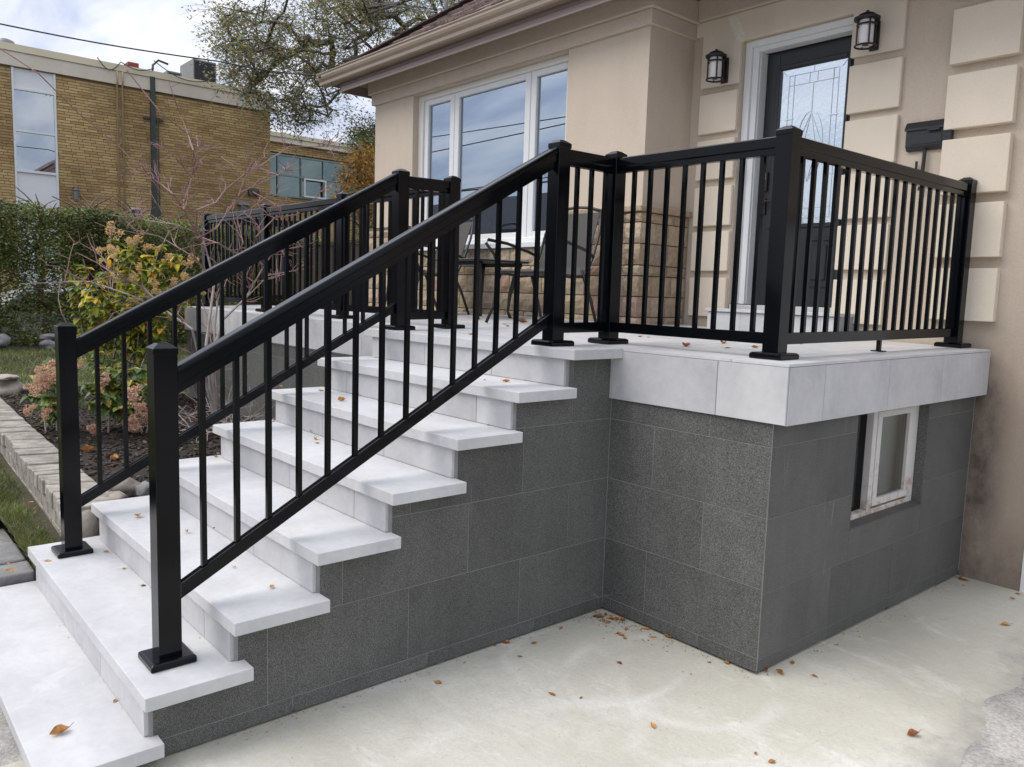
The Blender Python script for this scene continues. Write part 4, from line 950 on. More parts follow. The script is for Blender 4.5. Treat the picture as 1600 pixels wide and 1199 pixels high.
# ------------------------------------------------------------------ foliage helpers
def leaf(mb, p_, size, nrm=None, asp=.55, fold=.15):
    """a folded leaf: four points and a raised spine, two quads"""
    a = random.uniform(0, 6.283); e = Euler((random.uniform(-1.1, 1.1), random.uniform(-1.1, 1.1), a)).to_matrix()
    l, w = size, size*asp; n = len(mb.v)
    for v in ((0, -l/2, 0), (w/2, -l*.05, fold*w), (0, l/2, 0), (-w/2, -l*.05, fold*w)):
        q = e @ Vector(v); mb.v.append((p_[0]+q.x, p_[1]+q.y, p_[2]+q.z))
    mb.f += [(n, n+1, n+2), (n, n+2, n+3)]
def ball(c, r):
    while True:
        v = Vector((random.uniform(-1, 1), random.uniform(-1, 1), random.uniform(-1, 1)))
        if v.length < 1: return Vector(c)+Vector((v.x*r[0], v.y*r[1], v.z*r[2]))
def grow(root, trunk_pts, targets, step, jitter, r_tip, r_exp=.42, seed=1, droop=0):
    """connect every target to the nearest point of the growing skeleton; return tubes with radii from the number of tips carried"""
    rnd = random.Random(seed); nodes = [Vector(root)]; par = [-1]
    for q in trunk_pts:
        par.append(len(nodes)-1); nodes.append(Vector(q))
    targets = sorted(targets, key=lambda t: (t-nodes[-1]).length)
    tips = []
    for t in targets:
        best = min(range(1, len(nodes)), key=lambda i: (nodes[i]-t).length+.25*abs(nodes[i].z-t.z)*(1 if nodes[i].z > t.z else 0))
        a = nodes[best]; L = (t-a).length; k = max(1, int(L/step)); prev = best
        for i in range(1, k+1):
            q = a.lerp(t, i/k)+Vector([rnd.uniform(-jitter, jitter) for _ in range(3)])*(1 if i < k else 0)+Vector((0, 0, .12*L*math.sin(math.pi*i/k)-droop*i/k))
            par.append(prev); nodes.append(q); prev = len(nodes)-1
        tips.append(prev)
    cnt = [0]*len(nodes)
    for t in tips:
        i = t
        while i != -1: cnt[i] += 1; i = par[i]
    rad = [r_tip*max(1, c)**r_exp for c in cnt]
    return nodes, par, rad, tips
def limbs(nodes, par, rad, n=6, rmin=0):
    mb = MB(); kids = {}
    for i, p_ in enumerate(par): kids.setdefault(p_, []).append(i)
    stack = [(0, [0])]; done = set()
    def chain(i):
        c = [i]
        while kids.get(c[-1]):
            c.append(max(kids[c[-1]], key=lambda k: rad[k]))
        return c
    starts = [0]; 
    while starts:
        s = starts.pop(); c = chain(s)
        pts = ([nodes[par[s]]] if par[s] >= 0 else [])+[nodes[i] for i in c]; rs = ([rad[s]] if par[s] >= 0 else [])+[rad[i] for i in c]
        if len(pts) > 1: mb.tube(pts, rs, n=n)
        for i in c:
            for k in kids.get(i, []):
                if k not in c: starts.append(k)
    return mb

# big tree behind the house
def big_tree():
    base = Vector((-16.2, 9.3, .2))
    t = thing('tree', 'tall spreading tree with thin grey green leaves behind the house', 'tree', base)
    def pw(u, v, X): return at(u, v, 0, X)
    lobes = [(425, 112, 75, 100), (392, 45, 65, 85), (360, 75, 30, 22), (345, 20, 30, 18), (480, 50, 80, 80), (560, 20, 80, 130), (470, 165, 55, 70), (540, 100, 60, 60), (640, 5, 90, 160), (730, -20, 80, 80), (590, 215, 40, 80), (575, 285, 28, 40), (390, 110, 35, 30), (520, -70, 160, 160), (700, -110, 160, 80)]
    rnd = random.Random(5); T = []
    for u, v, r, k in lobes:
        for _ in range(int(k*.62)):
            a = rnd.uniform(0, 6.283); q = math.sqrt(rnd.random())*r
            T.append(pw(u+q*math.cos(a), v+q*.62*math.sin(a), -16.2+rnd.uniform(-1, 1)*r/40))
    tr = [base+Vector((0, 0, 1.5)), base+Vector((0, .05, 3)), base+Vector((0, .0, 4.2)), base+Vector((.1, -.2, 5.4)), base+Vector((.2, -.1, 6.8))]
    nodes, par, rad, tips = grow(base, tr, T, .5, .10, .0085, .46, 3, .05)
    build('trunk', limbs(nodes, par, rad, 6), MT['bark'], t, smooth=True, fix=False)
    mb = MB(); tw = MB()
    for i in tips:
        c = nodes[i]
        for _ in range(5):
            e = c+Vector((rnd.uniform(-.7, .7), rnd.uniform(-.75, .75), rnd.uniform(-.6, .4))); m_ = c.lerp(e, .5)+Vector((0, 0, .06)); tw.tube([c, m_, e], .0045, .002, n=3, cap=False)
            for k in range(11):
                s = rnd.random(); p_ = c.lerp(e, s)+Vector((rnd.gauss(0, .08), rnd.gauss(0, .08), rnd.gauss(-.02, .08))); leaf(mb, p_, rnd.uniform(.055, .105), asp=.42)
    build('twigs', tw, MT['bark'], t, fix=False, kind='stuff'); build('crown', mb, MT['elm'], t, fix=False, kind='stuff')
big_tree()
# small orange tree in front of the far wing
def orange_tree():
    b = at(572, 420, 0, -13.5); b.z = .4; t = thing('tree', 'small tree with orange yellow leaves against the house corner', 'tree', b)
    T = []; rnd = random.Random(9)
    for u, v, r, k in ((560, 262, 24, 26), (574, 245, 16, 14), (548, 285, 18, 14), (580, 290, 16, 16), (520, 312, 10, 5), (575, 330, 18, 10)):
        for _ in range(k):
            a = rnd.uniform(0, 6.3); q = math.sqrt(rnd.random())*r; T.append(at(u+q*math.cos(a), v+q*math.sin(a), 0, -13.5+rnd.uniform(-.4, .4)))
    nodes, par, rad, tips = grow(b, [b+Vector((0, 0, .8)), b+Vector((0, .02, 1.6))], T, .25, .03, .006, .45, 4)
    build('trunk', limbs(nodes, par, rad, 5), MT['bark'], t, fix=False); mb = MB()
    for i in tips:
        for _ in range(20): leaf(mb, nodes[i]+Vector([rnd.gauss(0, .10) for _ in range(3)]), rnd.uniform(.06, .10), asp=.5)
    build('crown', mb, MT['orange'], t, fix=False, kind='stuff')
orange_tree()
def green_filler():
    b = at(600, 420, 0, -14.8); b.z = .4; t = thing('shrub', 'dark green tall shrub behind the orange tree', 'shrub', b); mb = MB(); rnd = random.Random(11)
    T = []
    for u, v, r, k in ((570, 215, 26, 26), (590, 250, 28, 30), (585, 300, 30, 30), (560, 315, 26, 20), (590, 340, 26, 20), (575, 370, 30, 20)):
        for _ in range(k):
            a = rnd.uniform(0, 6.3); q = math.sqrt(rnd.random())*r; T.append(at(u+q*math.cos(a), v+q*math.sin(a), 0, -14.8+rnd.uniform(-.5, .5)))
    nodes, par, rad, tips = grow(b, [b+Vector((0, 0, .8)), b+Vector((0, .02, 1.8))], T, .3, .03, .006, .45, 4)
    build('stem', limbs(nodes, par, rad, 5), MT['bark'], t, fix=False)
    for i in tips:
        for _ in range(34): leaf(mb, nodes[i]+Vector([rnd.gauss(0, .16) for _ in range(3)]), rnd.uniform(.05, .09), asp=.55)
    build('foliage', mb, MT['hedge'], t, fix=False, kind='stuff')
green_filler()

# clipped hedge with bare lower trunks
hg = thing('hedge', 'tall clipped green hedge with bare trunks below, in front of the brick building', 'hedge', (-14.5, 1.5, .3))
mb = MB(); rnd = random.Random(2); shoots = []
def top_h(y): return 3.02-.03*y+.07*mn.noise(Vector((y*.9, 0, 4)))+.04*mn.noise(Vector((y*3.5, 0, 4)))
n = 0
while n < 125000:
    y = rnd.uniform(-2.0, 6.2); x = -14.5+rnd.uniform(-.55, .55); zt_ = top_h(y); z = rnd.uniform(.35, zt_)
    d = .5+.5*mn.noise(Vector((x*1.6, y*1.6, z*1.6))); s = (z-.3)/(zt_-.3)
    dens = 1.0 if s > .56 else (.62 if s > .36 else .85)
    surf = max(abs(x+14.5)/.55, s if s > .9 else 0)
    if s <= .56 and mn.noise(Vector((y*1.3+7, z*1.8, 3))) < -.02: dens *= .5
    if rnd.random() > dens*(.25+1.1*d)*(.45+.6*surf): continue
    leaf(mb, (x+rnd.gauss(0, .03), y, z+rnd.gauss(0, .03)), rnd.uniform(.035, .075), asp=.6); n += 1
build('foliage', mb, MT['hedge'], hg, fix=False, kind='stuff')
ys = [-1.7, -.9, -.15, .55, 1.30, 1.52, 2.2, 3.0, 3.9, 4.8, 5.6]
for i, y in enumerate(ys):
    r = .085 if i in (4,) else (.05 if i % 3 else .065)
    p0 = Vector((-14.5+rnd.uniform(-.2, .2), y, lawn_z(-14.5, y)-.05)); pts = [p0]
    for k in range(1, 8): pts.append(p0+Vector((rnd.gauss(0, .03), rnd.gauss(0, .04), .36*k)))
    m = MB().tube(pts, r, r*.45, n=8)
    for k in range(2, 8):
        for _ in range(4):
            a = rnd.uniform(0, 6.3); e = pts[k]+Vector((math.cos(a)*.5, math.sin(a)*.55, rnd.uniform(.15, .5))); m.tube([pts[k], pts[k].lerp(e, .5)+Vector((0, 0, .03)), e], r*.25, r*.1, n=4, cap=False)
    build('trunk', m, MT['bark2'], hg, fix=False)
# stones lying under the hedge
def rock_mesh(c, r, k, flat=1):
    bm = bmesh.new(); bmesh.ops.create_icosphere(bm, subdivisions=3, radius=1)
    for v in bm.verts:
        q = v.co*1.2; d = 1+.38*mn.noise(q+Vector((k*7.3, 0, 0)))+.16*mn.noise(q*2.3+Vector((k*3.1, 5, 0)))+.06*mn.noise(q*6+Vector((k, 5, 0))); v.co = Vector((v.co.x*r[0]*d, v.co.y*r[1]*d, v.co.z*r[2]*d))+Vector(c)
    m = MB(); m.v = [tuple(v.co) for v in bm.verts]; m.f = [tuple(v.index for v in f.verts) for f in bm.faces]; bm.free(); return m
def rock(u, v, X, r, k, label, name='rock', mat='rock', group='stones around the garden bed', c=None):
    c = at(u, v, 0, X) if c is None else Vector(c); build(name, rock_mesh(c, r, k), MT[mat], smooth=True, label=label, cat='stone', group=group, org=(c.x, c.y, c.z-r[2]))
rock(12, 607, -7.3, (.24, .18, .125), 1, 'large rough boulder at the far end of the paver border')
rock(6, 590, -7.25, (.20, .15, .03), 2, 'flat slab stone lying on the boulder')
rock(160, 770, -2.33, (.085, .075, .055), 3, 'pale buff cobble at the inner end of the border')
rock(199, 764, -2.28, (.085, .08, .065), 4, 'speckled tan cobble, the middle one beside the third step')
rock(226, 768, -2.20, (.06, .06, .055), 5, 'bluish grey cobble nearest the third step', mat='greystone')
rock(184, 779, -2.12, (.07, .05, .035), 6, 'small reddish cobble in front of the tan one')
rock(172, 780, -2.2, (.08, .07, .04), 7, 'dull brown cobble tucked between the pale and tan ones')
rock(0, 534, -13.4, (.15, .15, .12), 8, 'grey boulder under the hedge at the left edge', mat='greystone')
rock(78, 527, -13.6, (.16, .16, .06), 9, 'pale flat boulder under the hedge, upper of the stacked pair', mat='greystone')
rock(78, 540, -13.5, (.17, .16, .10), 10, 'grey boulder under the hedge, lower of the stacked pair', mat='greystone')
m = MB()
c = Vector((-2.08, -1.60, .36)); rb = rock_mesh(c, (.13, .12, .15), 12); build('boulder', rb, MT['rock'], smooth=True, label='rough wall stone below the cobbles beside the third step', cat='stone', group='stones around the garden bed', org=(c.x, c.y, c.z-.15))
# grey natural stone blocks flush beside the first step
for a, b, lb in ((-2.125, -1.90, 'rough grey stone block touching the left side of the steps'), (-2.50, -2.135, 'rough grey stone block at the left edge of the photo, beside the walkway')):
    m = MB().add([(x, y, z+dz) for z in (.05, .222) for (x, y, dz) in ((a+.004, -2.055, -.006), (b-.004, -2.06, -.004), (b-.004, -1.865, .004), (a+.004, -1.86, 0))], [(3, 2, 1, 0), (4, 5, 6, 7), (0, 1, 5, 4), (1, 2, 6, 5), (2, 3, 7, 6), (3, 0, 4, 7)])
    build('edging_block', m, MT['greystone'], bevel=.016, seg=3, label=lb, cat='stone', group='grey edging blocks by the walkway', org=((a+b)/2, -1.95, .05))

# curved paver border
bd = thing('garden_border', 'curved low border of buff pavers between lawn and flower bed', 'border', (-4.6, -1.5, .28))
core = MB(); x = -7.55; rnd = random.Random(4); w_ = .128
while x < -2.05:
    a, b = x+.003, x+w_-.003; dz = rnd.uniform(-.006, .006); sk = .03
    y = [(border_y(a, 0), border_y(b, 0)), (border_y(a, 1), border_y(b, 1))]; jt = rnd.uniform(-.018, .012)
    zt_ = .50+dz; zb_ = .405
    q = [(a-sk, y[0][0]+jt), (b-sk, y[0][1]+jt), (b+sk, y[1][1]), (a+sk, y[1][0])]
    m = MB().prism(q, 2, zb_, zt_); build('paver', m, MT['paver'], bd, bevel=.008, seg=2)
    x += w_
    w_ = rnd.uniform(.105, .15)
xs = [-7.6+i*.235 for i in range(24)]
for rowz, off in ((.30, 0), (.205, .1)):
    for a in xs:
        a += off; b = a+.23
        if b > -2.02: continue
        m = MB().prism([(a, border_y(a, 0)+.012), (b, border_y(b, 0)+.012), (b, border_y(b, 0)+.16), (a, border_y(a, 0)+.16)], 2, rowz+.003, rowz+.10); build('wall_block', m, MT['paver'], bd, bevel=.008)
m = MB()
for i in range(9): m.box(-7.72, -7.58, -1.15+.2*i, -.96+.2*i, .30, .46)
build('wall_block', m, MT['greystone'], bd, bevel=.01, kind='stuff')

# ------------------------------------------------------------------ hydrangeas and bare shrub
def bloom(parent, c, r, mat, n=150, seed=0):
    rnd = random.Random(seed); mb = MB(); subs = [(Vector((0, 0, 0)), .8)]+[(Vector((rnd.gauss(0, .42), rnd.gauss(0, .42), rnd.gauss(.1, .45))), rnd.uniform(.35, .6)) for _ in range(4)]
    for _ in range(int(n*1.7)):
        c0, k = rnd.choice(subs); v = Vector((rnd.gauss(0, 1), rnd.gauss(0, 1), rnd.gauss(0, 1))).normalized()*(rnd.uniform(.3, 1)**.5)*k
        p_ = Vector(c)+(c0+v)*r; s = r*rnd.uniform(.15, .30)
        leaf(mb, p_, s, asp=.85, fold=.4)
    return build('flower_head', mb, mat, parent, fix=False)
def broad_leaf(mb, base, d, L, w, droop):
    """a pointed oval leaf of six quads, drooping"""
    d = Vector(d).normalized(); sd = d.cross(Vector((0, 0, 1)));
    if sd.length < .05: sd = Vector((1, 0, 0))
    sd.normalize(); n = len(mb.v); prof = [(0, .08), (.25, .8), (.5, 1), (.78, .62), (1, .02)]
    for t, ww in prof:
        c = Vector(base)+d*L*t+Vector((0, 0, -droop*t*t*L)); up_ = Vector((0, 0, .25*w*ww))
        mb.v += [tuple(c-sd*w*ww/2+up_), tuple(c), tuple(c+sd*w*ww/2+up_)]
    for i in range(4):
        a = n+3*i; mb.f += [(a, a+1, a+4, a+3), (a+1, a+2, a+5, a+4)]
def hydrangea(name_label, base, stems, leafmat_, bmat, leafL, blooms, seed, nl=9, per=3):
    rnd = random.Random(seed); t = thing('hydrangea', name_label, 'shrub', base, 'hydrangea shrubs in the bed'); sm = MB(); lf = MB()
    for tip in stems:
        tip = Vector(tip); b = Vector(base)+Vector((rnd.gauss(0, .08), rnd.gauss(0, .08), 0)); mid = b.lerp(tip, .5)+Vector((rnd.gauss(0, .04), rnd.gauss(0, .04), .06))
        pts = [b, b.lerp(mid, .5)+Vector((0, 0, .03)), mid, mid.lerp(tip, .5)+Vector((0, 0, .02)), tip]; sm.tube(pts, .007, .003, n=5, cap=False)
        for k in range(nl):
            s = .35+.65*rnd.random(); i = min(3, int(s*4)); p_ = pts[i].lerp(pts[i+1], s*4-i)
            for _ in range(per):
                a = rnd.uniform(0, 6.3); broad_leaf(lf, p_, (math.cos(a), math.sin(a), rnd.uniform(-.3, .5)), leafL*rnd.uniform(.5, 1.0), leafL*rnd.uniform(.42, .68), rnd.uniform(.1, .8))
    build('stems', sm, MT['twig2'], t, fix=False); build('foliage', lf, leafmat_, t, fix=False, kind='stuff')
    for i, (c, r) in enumerate(blooms): bloom(t, c, r, bmat, seed=seed*31+i)
    return t
rnd = random.Random(8)
B1 = Vector((-6.0, -.35, .5)); stems = []
for u, v in [(115, 430), (130, 405), (150, 440), (165, 400), (180, 375), (200, 385), (215, 372), (232, 400), (250, 385), (262, 410), (280, 400), (292, 420), (300, 440), (270, 450), (240, 440), (210, 430), (190, 430), (145, 480), (170, 470), (205, 470), (235, 480), (265, 480), (125, 495), (290, 470), (160, 425), (220, 415), (245, 420), (135, 455), (185, 455)]:
    stems.append(at(u, v, 0, -6.0+rnd.uniform(-.45, .45)))
bl = [(at(u, v, 0, -5.75+rnd.uniform(-.2, .15)), r) for u, v, r in [(179, 366, .075), (216, 374, .065), (205, 380, .06), (175, 396, .075), (228, 387, .06), (249, 390, .055), (220, 421, .055), (262, 402, .05), (300, 405, .06), (296, 415, .05), (206, 436, .05), (242, 442, .05), (272, 437, .055), (246, 456, .05), (316, 458, .04), (172, 388, .05), (289, 432, .05)]]
hydrangea('big yellow green hydrangea with dry tan flower heads, rising before the hedge', B1, stems, MT['hyd'], MT['bloom'], .115, bl, 5, 23, 3)
B2 = Vector((-4.5, -1.18, .48)); stems = [at(u, v, 0, -4.5+rnd.uniform(-.2, .3)) for u, v in [(60, 590), (75, 600), (85, 560), (70, 640), (55, 635), (95, 590), (80, 620), (100, 640), (45, 620), (90, 660)]]
bl = [(at(80, 585, 0, -4.15), .10), (at(66, 594, 0, -4.2), .075), (at(55, 608, 0, -4.2), .07), (at(44, 642, 0, -4.3), .045), (at(70, 645, 0, -4.2), .055), (at(92, 575, 0, -4.3), .07)]
hydrangea('low hydrangea with coral pink heads left of the first post', B2, stems, MT['hyd2'], MT['bloom2'], .10, bl, 6, 12, 2)
B3 = Vector((-4.3, -.72, .48)); stems = [at(u, v, 0, -4.3+rnd.uniform(-.3, .5)) for u, v in [(135, 560), (150, 590), (165, 600), (150, 620), (185, 570), (170, 640), (200, 590), (215, 610), (190, 620), (210, 640), (140, 630), (225, 600), (160, 570), (185, 640), (130, 600), (220, 575), (175, 590)]]
bl = [(at(u, v, 0, -4.1+rnd.uniform(-.1, .3)), r) for u, v, r in [(155, 603, .075), (205, 662, .085), (208, 625, .08), (150, 670, .07), (165, 590, .045), (212, 612, .06), (128, 565, .05), (222, 640, .06), (215, 670, .06), (225, 655, .06)]]
hydrangea('low leafy hydrangea with pale pink heads seen between the two left posts', B3, stems, MT['hyd2'], MT['bloom2'], .11, bl, 7, 10, 3)
B4 = Vector((-6.6, -1.0, .42)); stems = [at(u, v, 0, -6.6) for u, v in [(45, 562), (75, 556), (60, 558), (85, 565)]]
hydrangea('small green leafy sprig above the coral pink flowers', B4, stems, MT['hyd2'], MT['bloom2'], .11, [], 9, 3, 1)
B5 = Vector((-5.6, -.5, .45)); stems = [at(u, v, 0, -5.6+rnd.uniform(-.3, .3)) for u, v in [(150, 545), (165, 550), (180, 545), (195, 555), (210, 550), (225, 560), (200, 540), (170, 565), (215, 570), (240, 560), (140, 565), (190, 575)]]
hydrangea('green low shrub behind the pale pink hydrangea', B5, stems, MT['hyd2'], MT['bloom2'], .10, [], 10, 5, 2)

def bare_shrub():
    b = at(338, 628, 0, -4.0); b.z = .5; t = thing('bare_shrub', 'leafless shrub with arching mauve twigs in front of the left railing', 'shrub', b, None); rnd = random.Random(3)
    main = [ (MT['twig2'], .016, .007, [(338, 615), (330, 560), (348, 500), (385, 465), (410, 420)], 0),
             (MT['twig2'], .015, .006, [(335, 610), (322, 540), (335, 440), (317, 372), (306, 363)], 0),
             (MT['twig2'], .012, .006, [(340, 612), (337, 580), (335, 520), (340, 470), (352, 430)], -.2),
             (MT['twig2'], .012, .006, [(342, 612), (300, 514), (262, 488), (225, 450)], .2),
             (MT['twig'], .008, .003, [(306, 363), (287, 327), (288, 312), (300, 278), (304, 252), (309, 230), (307, 212)], 0),
             (MT['twig'], .006, .002, [(300, 278), (275, 247), (250, 227)], 0),
             (MT['twig'], .006, .002, [(304, 252), (302, 235), (293, 208), (282, 180), (272, 153), (264, 128)], 0),
             (MT['twig'], .007, .002, [(287, 327), (270, 303), (252, 288), (233, 275), (222, 268)], 0),
             (MT['twig'], .008, .002, [(306, 363), (308, 328), (337, 317), (352, 297), (383, 272), (410, 257), (450, 230), (500, 229), (555, 232)], .1),
             (MT['twig'], .008, .002, [(308, 373), (338, 357), (360, 325), (377, 300), (388, 270)], .1),
             (MT['twig'], .005, .002, [(377, 300), (417, 282), (438, 272), (449, 262)], .1),
             (MT['twig'], .006, .002, [(395, 300), (430, 320), (452, 350), (440, 400), (436, 440)], .2),
             (MT['twig'], .005, .0018, [(0, 76), (60, 115), (120, 175), (184, 227), (240, 285), (287, 345)], .0),
             (MT['twig'], .005, .002, [(198, 110), (250, 175), (300, 215), (345, 245), (368, 261)], .1),
             (MT['twig2'], .006, .002, [(410, 420), (430, 390), (470, 370), (500, 365)], .1),
             (MT['twig2'], .006, .002, [(385, 465), (420, 430), (450, 425), (480, 420)], .1),
             (MT['twig'], .006, .002, [(410, 420), (400, 370), (430, 340), (470, 335), (500, 300), (530, 295)], .2),
             (MT['twig'], .006, .002, [(317, 372), (340, 380), (380, 400), (430, 395), (465, 385)], .2),
             (MT['twig'], .006, .002, [(352, 430), (380, 380), (370, 340), (400, 320), (440, 330)], .2),
             (MT['twig'], .006, .002, [(225, 450), (180, 430), (150, 410), (120, 395)], .4),
             (MT['twig2'], .006, .002, [(262, 488), (200, 460), (140, 440), (100, 441), (32, 444)], .4),
             (MT['twig2'], .006, .002, [(306, 363), (270, 350), (230, 345), (190, 335)], .0),
             (MT['twig2'], .005, .002, [(336, 440), (300, 400), (250, 370), (210, 360), (185, 345)], .0) ]
    A, B_ = MB(), MB()
    def sub(m, pts, depth, L):
        for i in range(1, len(pts)):
            for _ in range(3 if depth else 2):
                if rnd.random() > (.66 if depth else .45): continue
                p0 = pts[i-1].lerp(pts[i], rnd.random()); d = (pts[i]-pts[i-1]).normalized(); r = Vector((rnd.gauss(0, .5), rnd.gauss(0, .9), rnd.gauss(.25, .6)))
                d = (d+r).normalized(); q = [p0]; l = L*rnd.uniform(.4, 1.1)
                for k in range(3): d = (d+Vector((rnd.gauss(0, .15), rnd.gauss(0, .25), rnd.gauss(.08, .2)))).normalized(); q.append(q[-1]+d*l/3)
                m.tube(q, .0042 if depth else .003, .0016, n=4, cap=False)
                if depth: sub(m, q, depth-1, L*.5)
    for mt_, r0, r1, pts, dx in main:
        P = [at(u, v, 0, -4.0+dx+.12*math.sin(i*1.7)) for i, (u, v) in enumerate(pts)]
        if pts[0][1] > 600: P[0].z = .47
        m = A if mt_ is MT['twig2'] else B_
        m.tube(P, r0, r1, n=6, cap=False)
        if min(v for u, v in pts) < 205 or pts[0][0] < 10: sub(B_, P, 0, .10)
        else: sub(B_, P, 1, .34 if min(v for u, v in pts) > 300 else .24)
    build('stem', A, MT['twig2'], t, fix=False); build('twigs', B_, MT['twig'], t, fix=False, kind='stuff')
    # loose low twigs at the foot
    m = MB()
    for _ in range(70):
        p0 = Vector((rnd.uniform(-4.3, -3.5), rnd.uniform(-.5, .15), .52)); d = Vector((rnd.gauss(0, 1), rnd.gauss(0, 1), rnd.uniform(.1, 1.1))).normalized(); q = [p0]
        for k in range(4): d = (d+Vector((rnd.gauss(0, .2), rnd.gauss(0, .2), rnd.gauss(0, .25)))).normalized(); q.append(q[-1]+d*rnd.uniform(.06, .16))
        m.tube(q, .0045, .0018, n=4, cap=False)
    build('low_twigs', m, MT['twig2'], t, fix=False)
bare_shrub()

# ------------------------------------------------------------------ brown board fence beyond the porch
fe = thing('board_fence', 'dark brown board fence behind the left porch railing', 'fence', (-9.5, 4.2, .3))
for i in range(34):
    x = -12.6+.155*i; h = 2.42+.0*i+random.uniform(-.01, .01); build('board', MB().box(x, x+.138, 4.2, 4.222, .3, h), MT['wood'], fe)
build('rail', MB().box(-12.6, -7.3, 4.223, 4.27, .7, .8).box(-12.6, -7.3, 4.223, 4.27, 2.0, 2.1), MT['wood'], fe)
build('cap_rail', MB().box(-12.62, -7.3, 4.17, 4.28, 2.44, 2.48), MT['wood'], fe)

# ------------------------------------------------------------------ yellow brick building
BX = -20.3
bb = thing('brick_building', 'two storey yellow brick building with cream flashing and tall white window', 'building', (BX-4, 2, 0))
YE = 7.62; ZT = 6.70
wl = MB(); wl.box(BX-8, BX-.012, -2.6, .0+1.135, 0, ZT); wl.box(BX-8, BX-.012, 2.085, YE-.012, 0, ZT); wl.box(BX-8, BX-.10, 1.135, 2.085, 0, ZT)
build('wall', wl, MT['ymortar'], bb)
bl_, bh = .30, .068; cnt = 0; stuff = MB(); pieces = []
row = 0; z = .05
while z < ZT-.06:
    y = -2.6+(.15 if row % 2 else 0)+(row*7 % 5)*.02
    while y < YE:
        a, b = y, min(y+bl_-.014, YE)
        if not (b > 1.135 and a < 2.085):
            pieces.append((a, b, z, z+bh-.014))
        else:
            if a < 1.135-.03: pieces.append((a, 1.133, z, z+bh-.014))
            if b > 2.085+.03: pieces.append((2.087, b, z, z+bh-.014))
        y += bl_
    z += bh; row += 1
vis = [q for q in pieces if q[2] > 5.1 and q[0] > 2.1][:300]; vs_ = set(vis)
for a, b, z0, z1 in vis: piece('brick', BX-.012, BX+random.uniform(-.001, .002), a, b, z0, z1, MT['ybrick'], bb)
for q in pieces:
    if q not in vs_: stuff.box(BX-.011, BX+random.uniform(-.001, .002), q[0], q[1], q[2], q[3])
build('brick_courses', stuff, MT['ybrick'], bb, kind='stuff', fix=False)
build('end_wall', MB().box(BX-8, BX-.012, YE-.012, YE, 0, ZT), MT['ybrick'], bb)
build('fascia_board', MB().box(BX-8, BX+.06, -2.7, YE+.05, ZT, ZT+.33), MT['creamcap2'], bb)
build('roof_flashing', MB().box(BX-8, BX+.09, -2.7, YE+.08, ZT+.335, ZT+.50).prism([(BX-8, ZT+.5), (BX+.09, ZT+.5), (BX-.3, ZT+.58), (BX-8, ZT+.58)], 1, -2.7, YE+.08), MT['creamcap'], bb)
Y0, Y1 = 1.14, 2.08
for z0, z1 in ((6.22, ZT-.02), (1.2, 4.24)): build('spandrel', MB().box(BX-.07, BX-.03, Y0, Y1, z0, z1), MT['panelw'], bb)
wf = MB()
for q in ((Y0, Y0+.05, 1.2, ZT-.02), (Y1-.05, Y1, 1.2, ZT-.02), (Y0+.05, Y1-.05, 6.17, 6.22), (Y0+.05, Y1-.05, 5.19, 5.24), (Y0+.05, Y1-.05, 4.24, 4.30)): wf.box(BX-.05, BX+.02, *q)
fw = build('window', wf, MT['white'], bb, bevel=.004)
build('pane', MB().box(BX-.03, BX-.02, Y0+.05, Y1-.05, 5.24, 6.17), MT['farglass'], fw); build('pane', MB().box(BX-.03, BX-.02, Y0+.05, Y1-.05, 4.30, 5.19), MT['farglass'], fw)
build('blind', MB().box(BX-.065, BX-.06, Y0+.05, Y1-.05, 4.85, 5.19), MT['curtain'], fw)
build('jar', MB().lathe([(.08, 0), (.11, .05), (.11, .14), (.04, .18), (.02, .22)], (BX-.13, 1.78, 4.30), 14), simple('blue_jar', (.02, .25, .42), rough=.3), fw, label='blue jar on the sill')
build('box', MB().box(BX-.2, BX-.09, 1.25, 1.62, 4.30, 4.5), simple('teal_box', (.015, .09, .09), rough=.5), fw, label='dark teal box on the sill')
for y in (3.47, 3.60): build('pipe', MB().tube([(BX+.05, y, 2.4), (BX+.05, y, ZT-.02), (BX+.12, y, ZT+.05), (BX+.12, y, ZT+.32)], .022, n=8), MT['pipe'], bb, smooth=True)
cb = build('conduit', MB().box(BX+.01, BX+.10, 4.28, 4.40, 3.3, 7.05).box(BX+.012, BX+.06, 4.1, 4.6, 5.95, 6.0).box(BX+.012, BX+.13, 4.24, 4.48, 3.3, 3.62).tube([(BX+.11, 4.45, 3.3), (BX+.11, 4.45, 6.0)], .02, n=6), MT['conduit'], bb)
build('weather_head', MB().tube([(BX+.06, 4.34, 7.05), (BX+.06, 4.36, 7.35), (BX+.06, 4.5, 7.5), (BX+.06, 4.75, 7.45)], .03, n=8), MT['conduit'], cb, smooth=True)
sg = MB()
for y0, y1, s in ((3.0, 3.55, .25), (3.55, 4.36, .12), (4.36, 5.8, .2)):
    sg.tube([(BX+.15, y0+(y1-y0)*k/8, (ZT+.55 if y0 < 4 else 7.45)-s*math.sin(math.pi*k/8)-.25*(k/8 if y0 > 4 else 0)) for k in range(9)], .012, n=4)
build('roof_cable', sg, MT['wire'], bb)
def blamp(y, z, lb):
    t = thing('building_lamp', lb, 'lamp', (BX, y, z)); build('shade', MB().lathe([(.06, -.14), (.065, .08), (.09, .10), (.02, .16)], (BX+.12, y, z), 12), MT['acgrey'], t); build('bracket', MB().box(BX+.012, BX+.12, y-.05, y+.05, z+.09, z+.17), MT['iron'], t)
blamp(2.44, 3.82, 'small lantern on the brick building above the hedge')
